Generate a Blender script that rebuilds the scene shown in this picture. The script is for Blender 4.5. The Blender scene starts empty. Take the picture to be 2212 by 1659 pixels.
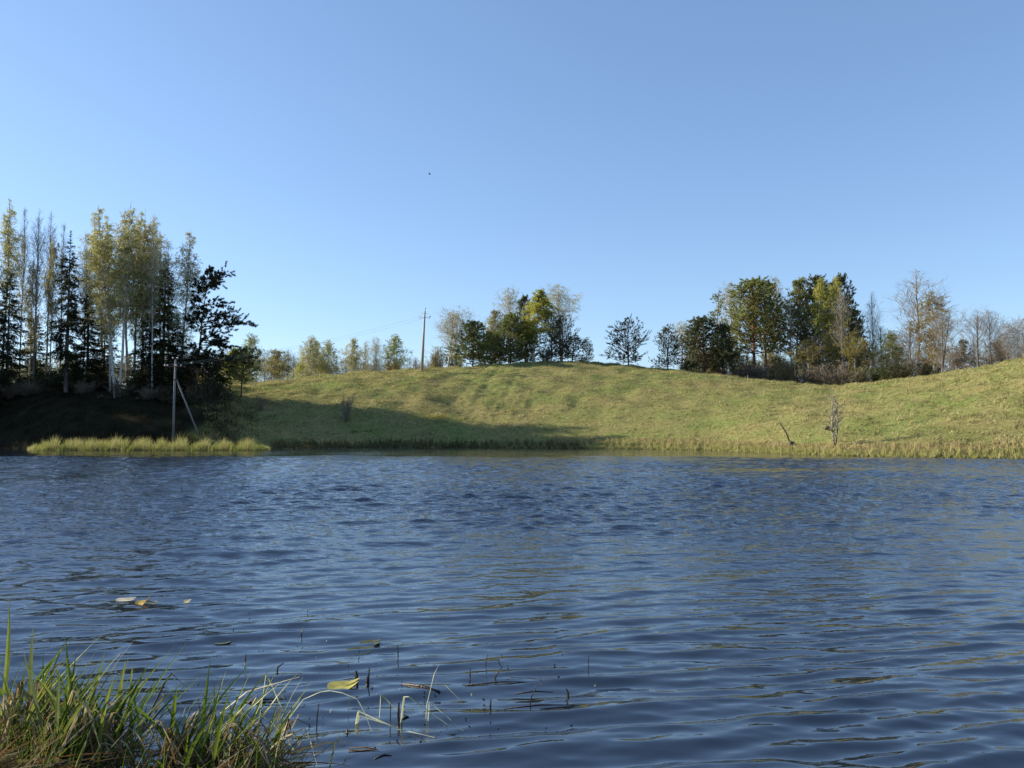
import bpy, math
import numpy as np
from mathutils import Vector

S = bpy.context.scene
COL = S.collection
R = math.radians

# ------------------------------------------------------------------ camera, sky, sun, exposure
FOC = 788.0                       # focal length in pixels at 1024 wide
CAM_H = 2.0
PITCH = math.atan(45.0 / FOC)
cam_d = bpy.data.cameras.new("camera")
cam_d.sensor_width = 36.0
cam_d.lens = FOC * 36.0 / 1024.0
cam_d.clip_end = 6000.0
cam_d.clip_start = 0.05
cam = bpy.data.objects.new("camera", cam_d)
COL.objects.link(cam)
cam.location = (0, 0, CAM_H)
cam.rotation_euler = (math.pi / 2 + PITCH, 0, 0)
S.camera = cam

SUN_EL = R(25.0)
SUN_AZ = R(-76.0)                 # measured from +Y (the view) towards +X: the sun stands on the left
sun_vec = Vector((math.sin(SUN_AZ) * math.cos(SUN_EL), math.cos(SUN_AZ) * math.cos(SUN_EL), math.sin(SUN_EL)))
world = bpy.data.worlds.new("World")
S.world = world
world.use_nodes = True
wn = world.node_tree
wn.nodes.clear()
sky = wn.nodes.new("ShaderNodeTexSky")
sky.sky_type = 'NISHITA'
sky.sun_disc = False
sky.sun_elevation = SUN_EL
sky.sun_rotation = SUN_AZ
sky.altitude = 100.0
sky.air_density = 1.0
sky.dust_density = 0.25
sky.ozone_density = 4.0
bg = wn.nodes.new("ShaderNodeBackground")
bg.inputs["Strength"].default_value = 0.126
out = wn.nodes.new("ShaderNodeOutputWorld")
gam = wn.nodes.new("ShaderNodeGamma")            # the camera's soft tone curve on the whole sky
gam.inputs[1].default_value = 0.75
wbal = wn.nodes.new("ShaderNodeMixRGB")
wbal.blend_type = 'MULTIPLY'
wbal.inputs[0].default_value = 1.0
wbal.inputs[2].default_value = (0.97, 1.05, 1.17, 1)
wn.links.new(sky.outputs[0], gam.inputs[0])
wn.links.new(gam.outputs[0], wbal.inputs[1])
wn.links.new(wbal.outputs[0], bg.inputs["Color"])
wn.links.new(bg.outputs[0], out.inputs["Surface"])

sl = bpy.data.lights.new("sun", 'SUN')
sl.energy = 5.0
sl.angle = R(0.53)
sl.color = (1.0, 0.90, 0.74)
so = bpy.data.objects.new("sun", sl)
COL.objects.link(so)
so.rotation_euler = (-sun_vec).to_track_quat('-Z', 'Y').to_euler()

S.view_settings.view_transform = 'Standard'
S.view_settings.look = 'None'
S.view_settings.exposure = 1.0
S.view_settings.gamma = 1.0
S.view_settings.use_curve_mapping = False
S.render.engine = 'CYCLES'
S.cycles.max_bounces = 6
S.cycles.diffuse_bounces = 2
S.cycles.glossy_bounces = 3
S.cycles.transmission_bounces = 3
S.cycles.caustics_reflective = False
S.cycles.caustics_refractive = False

# ------------------------------------------------------------------ helpers
K = 1024.0 / 2212.0               # survey units (a 2212 wide print of the view) to pixels


def ray(xs, ys):
    u = (xs * K - 512.0) / FOC
    v = (384.0 - ys * K) / FOC
    return np.array([u, math.cos(PITCH) - v * math.sin(PITCH), math.sin(PITCH) + v * math.cos(PITCH)])


def at(xs, ys, Y):
    d = ray(xs, ys)
    return np.array([0, 0, CAM_H]) + d * (Y / d[1])


def on_water(xs, ys):
    d = ray(xs, ys)
    return np.array([0, 0, CAM_H]) + d * (-CAM_H / d[2])


def smooth(a, b, x):
    t = np.clip((x - a) / (b - a), 0, 1)
    return t * t * (3 - 2 * t)


class Waves2D:
    """cheap smooth 2-D noise: a sum of sines"""
    def __init__(self, seed, lam, n=10, spread=0.5):
        r = np.random.default_rng(seed)
        a = r.uniform(0, 2 * math.pi, n)
        k = 2 * math.pi / (lam * np.exp(r.uniform(-spread, spread, n)))
        self.kx, self.ky, self.p = k * np.cos(a), k * np.sin(a), r.uniform(0, 6.28, n)
        self.s = 1.0 / math.sqrt(n / 2.0)

    def __call__(self, x, y):
        o = np.zeros(np.broadcast(x, y).shape)
        for kx, ky, p in zip(self.kx, self.ky, self.p):
            o += np.sin(kx * x + ky * y + p)
        return o * self.s


def mesh_np(name, V, faces, mats, midx=None, smooth_shade=False, attrs=None):
    me = bpy.data.meshes.new(name)
    V = np.asarray(V, dtype=np.float32)
    me.vertices.add(len(V))
    me.vertices.foreach_set("co", V.ravel())
    faces = [np.asarray(f, dtype=np.int32) for f in faces if len(f)]
    loops = np.concatenate([f.ravel() for f in faces])
    tot = np.concatenate([np.full(len(f), f.shape[1], np.int32) for f in faces])
    start = np.concatenate([[0], np.cumsum(tot)[:-1]]).astype(np.int32)
    me.loops.add(len(loops))
    me.loops.foreach_set("vertex_index", loops)
    me.polygons.add(len(tot))
    me.polygons.foreach_set("loop_start", start)
    me.polygons.foreach_set("loop_total", tot)
    if midx is not None:
        me.polygons.foreach_set("material_index", np.asarray(midx, np.int32))
    me.polygons.foreach_set("use_smooth", np.full(len(tot), bool(smooth_shade)))
    for m in mats:
        me.materials.append(m)
    for an, arr in (attrs or {}).items():
        if arr.ndim == 1:
            at_ = me.attributes.new(an, 'FLOAT', 'POINT')
            at_.data.foreach_set("value", arr.astype(np.float32))
        else:
            at_ = me.attributes.new(an, 'FLOAT_COLOR', 'POINT')
            c = np.ones((len(arr), 4), np.float32)
            c[:, :3] = arr
            at_.data.foreach_set("color", c.ravel())
    me.update(calc_edges=True)
    return me


class Buf:
    """collects pieces of geometry that become one mesh"""
    def __init__(self):
        self.V, self.F, self.M, self.n = [], [], [], 0

    def add(self, V, F, m=0):
        if len(V) == 0:
            return
        self.V.append(V)
        self.F.append(np.asarray(F, np.int64) + self.n)
        self.M.append(np.full(len(F), m))
        self.n += len(V)

    def mesh(self, name, mats, smooth_shade=False, attrs=None):
        return mesh_np(name, np.concatenate(self.V), self.F, mats, np.concatenate(self.M), smooth_shade, attrs)


def unit(v):
    return v / np.maximum(np.linalg.norm(v, axis=-1, keepdims=True), 1e-9)


def frames(P):
    T = unit(np.gradient(P, axis=1))
    m = unit(T.mean(axis=1, keepdims=True))
    ref = np.where(np.abs(m[..., 2:3]) < 0.85, np.array([0, 0, 1.0]), np.array([1.0, 0, 0]))
    B1 = unit(np.cross(T, np.broadcast_to(ref, T.shape)))
    return T, B1, np.cross(T, B1)


def tubes(P, W, s):
    N, n, _ = P.shape
    T, B1, B2 = frames(P)
    a = np.arange(s) * 2 * math.pi / s
    V = P[:, :, None] + W[:, :, None, None] * (np.cos(a)[None, None, :, None] * B1[:, :, None] + np.sin(a)[None, None, :, None] * B2[:, :, None])
    idx = np.arange(N * n * s).reshape(N, n, s)
    q = np.stack([idx[:, :-1], np.roll(idx, -1, 2)[:, :-1], np.roll(idx, -1, 2)[:, 1:], idx[:, 1:]], -1)
    return V.reshape(-1, 3), q.reshape(-1, 4)


def ribbons(P, W, rng):
    N, n, _ = P.shape
    T, B1, B2 = frames(P)
    a = rng.uniform(0, 6.28, (N, 1, 1))
    side = np.cos(a) * B1 + np.sin(a) * B2
    V = np.stack([P - side * W[..., None], P + side * W[..., None]], 2)
    idx = np.arange(N * n * 2).reshape(N, n, 2)
    q = np.stack([idx[:, :-1, 0], idx[:, :-1, 1], idx[:, 1:, 1], idx[:, 1:, 0]], -1)
    return V.reshape(-1, 3), q.reshape(-1, 4)


def grow(S0, D0, L, n, droop, wob, rng):
    """N polylines at once; droop > 0 bends down, < 0 bends up"""
    N = len(S0)
    P = np.zeros((N, n, 3))
    P[:, 0] = S0
    d = unit(D0)
    for i in range(1, n):
        P[:, i] = P[:, i - 1] + d * (L / (n - 1))[:, None]
        d = d + rng.normal(0, wob, (N, 3))
        d[:, 2] -= droop
        d = unit(d)
    return P


def offshoots(P, per, tmin, tmax, ang, rng, flat=0.0, wts=None):
    """start points and directions of branches on the polylines P"""
    N, n, _ = P.shape
    ip = np.repeat(np.arange(N), per) if wts is None else np.sort(rng.choice(N, N * per, p=wts / wts.sum()))
    t = rng.uniform(tmin, tmax, len(ip)) * (n - 1)
    i0 = np.minimum(t.astype(int), n - 2)
    f = (t - i0)[:, None]
    s = P[ip, i0] * (1 - f) + P[ip, i0 + 1] * f
    d = unit(P[ip, i0 + 1] - P[ip, i0])
    r = rng.normal(0, 1, d.shape)
    r[:, 2] *= (1 - flat)
    r = unit(r - d * (r * d).sum(1, keepdims=True))
    a = np.radians(rng.normal(ang, 9, len(ip)))[:, None]
    return s, d * np.cos(a) + r * np.sin(a), ip, t / (n - 1)


def leaf_tris(C, size, rng):
    a = unit(rng.normal(0, 1, C.shape))
    b = unit(np.cross(a, rng.normal(0, 1, C.shape)))
    size = size[:, None]
    V = np.stack([C - a * size * 0.5, C + a * size * 0.5 + b * size * 0.12, C + b * size * 0.62], 1)
    return V.reshape(-1, 3), np.arange(len(C) * 3).reshape(-1, 3)


def needle_tris(C, A, k, ln, w, rng, spread=0.8):
    C2, A2 = np.repeat(C, k, 0), np.repeat(A, k, 0)
    d = unit(A2 * 0.9 + rng.normal(0, spread, C2.shape))
    sd = unit(np.cross(d, rng.normal(0, 1, d.shape)))
    l = ln * rng.uniform(0.6, 1.25, (len(C2), 1))
    V = np.stack([C2 - sd * w, C2 + sd * w, C2 + d * l], 1)
    return V.reshape(-1, 3), np.arange(len(C2) * 3).reshape(-1, 3)


# ------------------------------------------------------------------ materials
def mat(name):
    m = bpy.data.materials.new(name)
    m.use_nodes = True
    nt = m.node_tree
    nt.nodes.clear()
    o = nt.nodes.new("ShaderNodeOutputMaterial")
    return m, nt, o


def N(nt, t, **kw):
    n = nt.nodes.new(t)
    for k_, v in kw.items():
        if k_ in n.inputs.keys():
            n.inputs[k_].default_value = v
        else:
            setattr(n, k_, v)
    return n


def ramp(nt, fac, stops):
    r = nt.nodes.new("ShaderNodeValToRGB")
    el = r.color_ramp.elements
    el[0].position, el[0].color = stops[0][0], (*stops[0][1], 1)
    el[1].position, el[1].color = stops[-1][0], (*stops[-1][1], 1)
    for p, c in stops[1:-1]:
        e = el.new(p)
        e.color = (*c, 1)
    nt.links.new(fac, r.inputs[0])
    return r.outputs[0]


def coords(nt, kind="Object", scale=(1, 1, 1)):
    tc = nt.nodes.new("ShaderNodeTexCoord")
    mp = nt.nodes.new("ShaderNodeMapping")
    mp.inputs["Scale"].default_value = scale
    nt.links.new(tc.outputs[kind], mp.inputs[0])
    return mp.outputs[0]


def mul(nt, a, b):
    m = nt.nodes.new("ShaderNodeMixRGB")
    m.blend_type = 'MULTIPLY'
    m.inputs[0].default_value = 1.0
    for s_, i in ((a, 1), (b, 2)):
        if isinstance(s_, tuple):
            m.inputs[i].default_value = (*s_, 1)
        else:
            nt.links.new(s_, m.inputs[i])
    return m.outputs[0]


def foliage_mat(name, transl=0.4, lo=0.7, hi=1.3, nscale=0.7, attr=None, gloss=0.0):
    """colour comes from the object's own colour (or a point attribute), varied in clumps"""
    m, nt, o = mat(name)
    if attr:
        base = N(nt, "ShaderNodeAttribute", attribute_name=attr).outputs["Color"]
    else:
        base = nt.nodes.new("ShaderNodeObjectInfo").outputs["Color"]
    nz = N(nt, "ShaderNodeTexNoise", Scale=nscale, Detail=3.0)
    nt.links.new(coords(nt), nz.inputs["Vector"])
    var = ramp(nt, nz.outputs[0], [(0.3, (lo, lo, lo)), (0.7, (hi, hi * 0.98, hi * 0.9))])
    c = mul(nt, base, var)
    d = N(nt, "ShaderNodeBsdfDiffuse")
    t = N(nt, "ShaderNodeBsdfTranslucent")
    mx = N(nt, "ShaderNodeMixShader")
    mx.inputs[0].default_value = transl
    nt.links.new(c, d.inputs[0])
    nt.links.new(c, t.inputs[0])
    nt.links.new(d.outputs[0], mx.inputs[1])
    nt.links.new(t.outputs[0], mx.inputs[2])
    last = mx.outputs[0]
    if gloss:
        g = N(nt, "ShaderNodeBsdfGlossy", Roughness=0.35)
        m2 = N(nt, "ShaderNodeMixShader")
        m2.inputs[0].default_value = gloss
        nt.links.new(last, m2.inputs[1])
        nt.links.new(g.outputs[0], m2.inputs[2])
        last = m2.outputs[0]
    nt.links.new(last, o.inputs[0])
    return m


def bark_mat(name, stops, scale=(6, 6, 1.2), zstops=None, rough=0.9, bump=0.4):
    m, nt, o = mat(name)
    nz = N(nt, "ShaderNodeTexNoise", Scale=1.0, Detail=5.0, Roughness=0.65)
    nt.links.new(coords(nt, "Object", scale), nz.inputs["Vector"])
    c = ramp(nt, nz.outputs[0], stops)
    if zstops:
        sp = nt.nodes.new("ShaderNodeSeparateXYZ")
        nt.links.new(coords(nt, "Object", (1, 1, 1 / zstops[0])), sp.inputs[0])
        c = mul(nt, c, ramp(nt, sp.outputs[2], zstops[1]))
    b = N(nt, "ShaderNodeBsdfPrincipled", Roughness=rough)
    b.inputs["Specular IOR Level"].default_value = 0.25
    bp = N(nt, "ShaderNodeBump", Strength=bump, Distance=0.03)
    nt.links.new(nz.outputs[0], bp.inputs["Height"])
    nt.links.new(c, b.inputs["Base Color"])
    nt.links.new(bp.outputs[0], b.inputs["Normal"])
    nt.links.new(b.outputs[0], o.inputs[0])
    return m


M = {}
M['leaf'] = foliage_mat('spring_leaf', 0.5, 0.78, 1.25, 0.6)
M['needle'] = foliage_mat('conifer_needle', 0.4, 0.65, 1.35, 0.8)
M['blade'] = foliage_mat('sedge_blade', 0.35, 0.75, 1.3, 9.0, gloss=0.012)
M['tint'] = foliage_mat('grass_blade', 0.35, 0.8, 1.2, 1.5, attr='tint')
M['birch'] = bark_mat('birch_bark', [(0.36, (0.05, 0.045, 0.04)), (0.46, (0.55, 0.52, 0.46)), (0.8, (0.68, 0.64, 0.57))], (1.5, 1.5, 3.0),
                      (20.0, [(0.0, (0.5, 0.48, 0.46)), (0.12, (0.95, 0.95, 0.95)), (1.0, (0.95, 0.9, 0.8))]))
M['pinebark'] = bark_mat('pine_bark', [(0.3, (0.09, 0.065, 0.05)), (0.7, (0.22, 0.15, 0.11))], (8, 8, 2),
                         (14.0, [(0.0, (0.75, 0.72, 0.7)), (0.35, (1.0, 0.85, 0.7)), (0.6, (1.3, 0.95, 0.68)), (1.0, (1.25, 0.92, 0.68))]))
M['bark'] = bark_mat('grey_bark', [(0.3, (0.07, 0.06, 0.05)), (0.7, (0.19, 0.165, 0.14))])
M['palebark'] = bark_mat('pale_bark', [(0.3, (0.16, 0.145, 0.12)), (0.7, (0.40, 0.37, 0.31))])
M['twig'] = bark_mat('twig_bark', [(0.3, (0.14, 0.112, 0.082)), (0.7, (0.27, 0.22, 0.16))], bump=0.0)
M['paletwig'] = bark_mat('pale_twig_bark', [(0.3, (0.16, 0.14, 0.115)), (0.7, (0.30, 0.26, 0.21))], bump=0.0)
M['concrete'] = bark_mat('weathered_concrete', [(0.3, (0.30, 0.27, 0.24)), (0.7, (0.44, 0.40, 0.36))], (5, 5, 1.0), bump=0.15)
M['shadedconcrete'] = bark_mat('shaded_concrete', [(0.3, (0.17, 0.165, 0.16)), (0.7, (0.27, 0.26, 0.25))], (5, 5, 1.0), bump=0.15)  # same concrete in a darker tone, shade put into the shore pole's colour
M['steel'] = bark_mat('rusty_steel', [(0.3, (0.10, 0.05, 0.035)), (0.7, (0.20, 0.10, 0.07))], (9, 9, 9), rough=0.7)
M['porcelain'] = bark_mat('white_porcelain', [(0.3, (0.62, 0.60, 0.58)), (0.7, (0.75, 0.74, 0.72))], rough=0.2, bump=0.0)
M['darkglass'] = bark_mat('dark_insulator', [(0.3, (0.05, 0.05, 0.05)), (0.7, (0.12, 0.11, 0.1))], rough=0.2, bump=0.0)
M['wire'] = bark_mat('aluminium_wire', [(0.3, (0.22, 0.24, 0.26)), (0.7, (0.32, 0.34, 0.36))], rough=0.5, bump=0.0)
M['deadwood'] = bark_mat('dead_wood', [(0.3, (0.05, 0.038, 0.03)), (0.7, (0.13, 0.10, 0.08))], (10, 10, 3))
M['wetstalk'] = bark_mat('wet_stalk', [(0.3, (0.012, 0.009, 0.007)), (0.7, (0.045, 0.032, 0.022))], (30, 30, 10), rough=0.4)
M['feather'] = bark_mat('bird_feather', [(0.3, (0.12, 0.12, 0.13)), (0.7, (0.2, 0.2, 0.21))], bump=0.0)

# ------------------------------------------------------------------ terrain
XS = [-1500, -300, 0, 60, 300, 585, 1000, 1250, 1400, 1540, 1700, 1800, 2000, 2212, 2600, 3600]
YS = [60, 80, 83, 80.5, 80.0, 83.5, 86.8, 82.5, 78.7, 75, 65.2, 59.5, 55.6, 53.8, 49, 40]
XC = [-1500, -200, 0, 90, 180, 250, 310, 400, 480, 530, 600, 700, 800, 913, 1000, 1100, 1180, 1250, 1320, 1400, 1450, 1540, 1620, 1700, 1790, 1850, 1950, 2000, 2050, 2100, 2150, 2212, 2350, 2600, 3600]
PC = [835, 840, 852, 838, 834, 846, 838, 852, 838, 831, 825, 812, 805, 799, 794, 787, 783, 783, 788, 796, 800, 808, 820, 828, 837, 832, 822, 815, 808, 800, 790, 778, 760, 735, 720]
XD = [-1500, -200, 250, 480, 530, 700, 913, 1180, 1300, 1450, 1600, 1790, 1950, 2100, 2212, 2600, 3600]
YD0 = [80, 92, 95, 98, 103, 104, 101, 112, 114, 110, 105, 100, 92, 86, 81, 70, 62]
YD = [80, 94, 98, 101, 110, 117, 118, 130, 132, 128, 122, 114, 104, 95, 88, 76, 64]
SHIFT = [b_ - a_ for a_, b_ in zip(YD0, YD)]
rough_a, rough_b = Waves2D(3, 5.0, 14), Waves2D(4, 1.6, 16)
big_a = Waves2D(9, 40.0, 8)


def crest_z(c, Yc):
    p = np.interp(c, XC, PC)
    return CAM_H + Yc * ((384 - p * K) / FOC + math.tan(PITCH)) / (1 - (384 - p * K) / FOC * math.tan(PITCH))


def column(x, y):
    return (x / np.maximum(y, 1.0) * FOC + 512.0) / K


def near_shore(x):
    return np.interp(x, [-40, -6, -3, -2.34, -2.16, -1.98, -1.85, -1.3, -0.95, 0, 4, 40], [4.0, 4.9, 5.0, 4.96, 4.42, 4.38, 4.68, 4.64, 4.3, 3.9, 3.6, 3.0])


def terr(x, y):
    x, y = np.asarray(x, float), np.asarray(y, float)
    c = np.clip(column(x, np.maximum(y, 30.0)), -1500, 3600)
    Ys, Yc = np.interp(c, XS, YS), np.interp(c, XD, YD)
    zc = crest_z(c, Yc)
    t = (y - Ys) / (Yc - Ys)
    tc = np.clip(t, 0, 1)
    up = zc * (0.55 * np.sin(tc * math.pi / 2) + 0.45 * tc * (1.3 - 0.3 * tc))
    drop = np.minimum(4.0, 0.34 * zc) * smooth(0, 34, y - Yc)
    z = np.where(t < 0, np.maximum(-1.3, 0.12 * (y - Ys)), up + 0.12 * smooth(0, 0.03, t) - drop)
    amp = smooth(0.05, 0.3, t) * (1 - smooth(1.4, 2.2, t))
    z = z + amp * (0.10 * rough_a(x, y) + 0.035 * rough_b(x, y)) + smooth(1.8, 3.5, t) * 0.5 * big_a(x, y)
    zn = np.clip((near_shore(x) - y) * 0.28, -1.3, 0.36) + np.where(y < -8, (-8 - y) * 0.02, 0)
    zs = np.where(y < 58, np.clip((np.abs(x) - 95) * 0.25, -1.3, 5.0), -1.3)
    return np.maximum(np.maximum(z, zn), np.clip(zs, None, 5.0))


def ground_hit(xs, ys):
    """where the view line through a survey point meets the far bank"""
    d = ray(xs, ys)
    Y = np.linspace(50, 145, 3600)
    p = np.array([0, 0, CAM_H])[None] + d[None] * (Y / d[1])[:, None]
    below = np.where(p[:, 2] <= terr(p[:, 0], p[:, 1]))[0]
    return p[below[0]] if len(below) else None


def seg(*parts):
    return np.unique(np.concatenate(parts))


g1 = np.geomspace(92, 3000, 16)
gx = seg(-g1, np.arange(-90, -6, 0.9), np.arange(-6, 3, 0.25), np.arange(3, 90.1, 0.9), g1)
gy = seg(-np.geomspace(3, 3000, 14), np.arange(-2, 8, 0.25), np.arange(8, 50, 2.0), np.arange(50, 142, 0.6), np.arange(142, 262, 5.0), np.geomspace(270, 4500, 16))
GX, GY = np.meshgrid(gx, gy)
GZ = terr(GX, GY)


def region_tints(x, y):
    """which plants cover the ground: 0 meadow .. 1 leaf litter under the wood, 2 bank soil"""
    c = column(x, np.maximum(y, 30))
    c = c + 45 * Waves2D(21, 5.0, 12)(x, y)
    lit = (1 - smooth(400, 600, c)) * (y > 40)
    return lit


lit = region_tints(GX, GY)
soil = ((GY < 9) * 1.0)
nx, ny = len(gx), len(gy)
gi = np.arange(nx * ny).reshape(ny, nx)
gq = np.stack([gi[:-1, :-1], gi[:-1, 1:], gi[1:, 1:], gi[1:, :-1]], -1).reshape(-1, 4)

gm, nt, o = mat('meadow_ground')
co = coords(nt)
n1 = N(nt, "ShaderNodeTexNoise", Scale=0.13, Detail=4.0, Roughness=0.6)
n2 = N(nt, "ShaderNodeTexNoise", Scale=2.2, Detail=6.0, Roughness=0.7, Distortion=0.6)
n3 = N(nt, "ShaderNodeTexNoise", Scale=0.6, Detail=4.0)
nt.links.new(co, n1.inputs["Vector"])
nt.links.new(coords(nt, "Object", (0.8, 2.6, 2.6)), n2.inputs["Vector"])
nt.links.new(co, n3.inputs["Vector"])
grass_c = ramp(nt, n2.outputs[0], [(0.3, (0.125, 0.126, 0.047)), (0.5, (0.20, 0.193, 0.077)), (0.7, (0.30, 0.272, 0.135))])
patch = ramp(nt, n1.outputs[0], [(0.35, (0.8, 1.0, 0.75)), (0.6, (1.1, 1.0, 1.0))])
grass_c = mul(nt, grass_c, patch)
shaded_litter_c = ramp(nt, n3.outputs[0], [(0.3, (0.012, 0.011, 0.008)), (0.6, (0.028, 0.025, 0.016)), (0.8, (0.045, 0.038, 0.024))])  # brown leaf litter, darkened further to carry the bank's deep shade
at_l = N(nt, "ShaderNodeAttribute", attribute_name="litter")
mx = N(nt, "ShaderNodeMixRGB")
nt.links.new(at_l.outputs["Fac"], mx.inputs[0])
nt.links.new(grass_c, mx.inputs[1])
nt.links.new(shaded_litter_c, mx.inputs[2])
at_s = N(nt, "ShaderNodeAttribute", attribute_name="soil")
mx2 = N(nt, "ShaderNodeMixRGB")
mx2.inputs[2].default_value = (0.03, 0.024, 0.017, 1)
nt.links.new(at_s.outputs["Fac"], mx2.inputs[0])
nt.links.new(mx.outputs[0], mx2.inputs[1])
bs = N(nt, "ShaderNodeBsdfDiffuse")
bp = N(nt, "ShaderNodeBump", Strength=0.8, Distance=0.12)
nt.links.new(n2.outputs[0], bp.inputs["Height"])
nt.links.new(mx2.outputs[0], bs.inputs[0])
nt.links.new(bp.outputs[0], bs.inputs["Normal"])
nt.links.new(bs.outputs[0], o.inputs[0])


def link(name, me, parent=None, loc=None, **props):
    ob = bpy.data.objects.new(name, me)
    COL.objects.link(ob)
    if loc is not None:
        ob.location = loc
    if parent is not None:
        ob.parent = parent
    for k_, v in props.items():
        ob[k_] = v
    return ob


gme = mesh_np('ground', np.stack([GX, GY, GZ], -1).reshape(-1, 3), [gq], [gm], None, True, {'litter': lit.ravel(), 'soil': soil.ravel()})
link('ground', gme, kind='structure', label='grassy hill and banks around the pond')

# ------------------------------------------------------------------ water
wy = np.geomspace(2.6, 95, 960)
wu = np.linspace(-0.95, 0.95, 580)
WU, WY = np.meshgrid(wu, wy)
WX = WU * (WY + 5.0)
dloc = WY * (math.log(95 / 2.6) / 960)
rw = np.random.default_rng(77)
gust = Waves2D(31, 9.0, 9)(WX, WY * 0.5)
gust2 = Waves2D(33, 26.0, 7)(WX * 0.35, WY)
calm_edge = 57.0 + 1.2 * Waves2D(35, 14, 6)(WX, WY) - smooth(8, 30, WX) * 3.0
calm = smooth(-1.5, 2.0, WY - calm_edge)
amp = (1.0 + 0.13 * gust + 0.16 * gust2) * (1 - 0.76 * calm)
lane = np.exp(-((WY - 38.5 - 0.04 * WX) / 1.6) ** 2) * smooth(0.16, 0.27, WX / WY) * (1 - smooth(0.42, 0.52, WX / WY))
amp = amp * (1 - 0.7 * lane)
# sheltered, smoother water close to the near bank on the left
shel = 1 - 0.45 * (1 - smooth(5.0, 11.0, WY + 0.35 * WX))
Z = np.zeros_like(WX)
DX = np.zeros_like(WX)
DY = np.zeros_like(WX)


def add_waves(n, lam_lo, lam_hi, head, spread, slope, mask):
    """slope = rms steepness of the whole group"""
    global Z, DX, DY
    a0 = slope * math.sqrt(2.0 / n)
    for _ in range(n):
        lam = math.exp(rw.uniform(math.log(lam_lo), math.log(lam_hi)))
        th = R(head + rw.normal(0, spread))
        k = 2 * math.pi / lam
        kx, ky = k * math.sin(th), k * math.cos(th)
        a = a0 / k * smooth(1.6, 4.0, lam / dloc) * mask
        ph = kx * WX + ky * WY + rw.uniform(0, 6.28)
        Z += a * np.cos(ph)
        s_ = a * np.sin(ph) * 0.7
        DX -= s_ * math.sin(th)
        DY -= s_ * math.cos(th)


far = 1.25 + 0.75 * smooth(9, 40, WY)
nearw = 1 - smooth(7.0, 15.0, WY - 0.25 * WX)          # long crested ripples running into the sheltered near water
add_waves(22, 0.9, 2.2, -24, 12, 0.036, amp)
add_waves(16, 0.40, 0.70, -12, 9, 0.060, amp * nearw)
add_waves(34, 0.19, 0.40, -9, 9, 0.112, amp * nearw)
add_waves(16, 0.10, 0.18, -6, 16, 0.045, amp * nearw)
add_waves(56, 0.32, 0.9, -16, 24, 0.098, amp * far * (1 - 0.75 * nearw))
add_waves(44, 0.5, 1.2, -14, 24, 0.070, amp * (1 - nearw))
add_waves(36, 0.14, 0.34, -8, 30, 0.062, amp * far * (1 - 0.6 * nearw))
wv = np.stack([WX + DX, WY + DY, Z], -1).reshape(-1, 3)
wi = np.arange(wv.shape[0]).reshape(WX.shape)
wq = np.stack([wi[:-1, :-1], wi[:-1, 1:], wi[1:, 1:], wi[1:, :-1]], -1).reshape(-1, 4)
wm, nt, o = mat('pond_water')
b = N(nt, "ShaderNodeBsdfPrincipled", Roughness=0.015, IOR=1.95)
b.inputs["Base Color"].default_value = (0.009, 0.014, 0.023, 1)
rip = N(nt, "ShaderNodeAttribute", attribute_name="ripple")
na = N(nt, "ShaderNodeTexNoise", Scale=1.0, Detail=3.0, Roughness=0.55)
nt.links.new(coords(nt, "Object", (3.0, 7.0, 1.0)), na.inputs["Vector"])
bp = N(nt, "ShaderNodeBump", Distance=0.10)
nt.links.new(rip.outputs["Fac"], bp.inputs["Strength"])
nt.links.new(na.outputs[0], bp.inputs["Height"])
nt.links.new(bp.outputs[0], b.inputs["Normal"])
nt.links.new(b.outputs[0], o.inputs[0])
ripple = np.clip(amp, 0, 1.3) * (0.06 + 0.60 * smooth(6, 24, WY)) * shel
link('water', mesh_np('water', wv, [wq], [wm], None, True, {'ripple': ripple.ravel()}), kind='structure', label='dark rippled pond')

# ------------------------------------------------------------------ tree kinds: each returns (trunk mesh, crown mesh, height, radius)
KIND = {}


def finish(key, tb, cb, bark, twig, leaf, H, lname):
    tm = tb.mesh(lname + '_trunk', [bark], True)
    cm = cb.mesh(lname + '_crown', [twig, leaf])
    v = np.concatenate(cb.V)
    rad = np.percentile(np.hypot(v[:, 0], v[:, 1]), 88)
    top = v[:, 2].max()
    KIND[key] = (tm, cm, top, rad)


def trunk_line(H, rng, wob, n=14, lean=0.0):
    z = np.linspace(-0.4, H, n)
    x = np.cumsum(rng.normal(0, wob, n)) * 0.6 + lean * np.linspace(0, 1, n) ** 1.4
    y = np.cumsum(rng.normal(0, wob, n)) * 0.6
    x -= x[0]
    y -= y[0]
    return np.stack([x, y, z], -1)[None]


def on_trunk(T, h):
    p = T[0]
    return np.stack([np.interp(h, p[:, 2], p[:, i]) for i in range(3)], -1)


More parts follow.
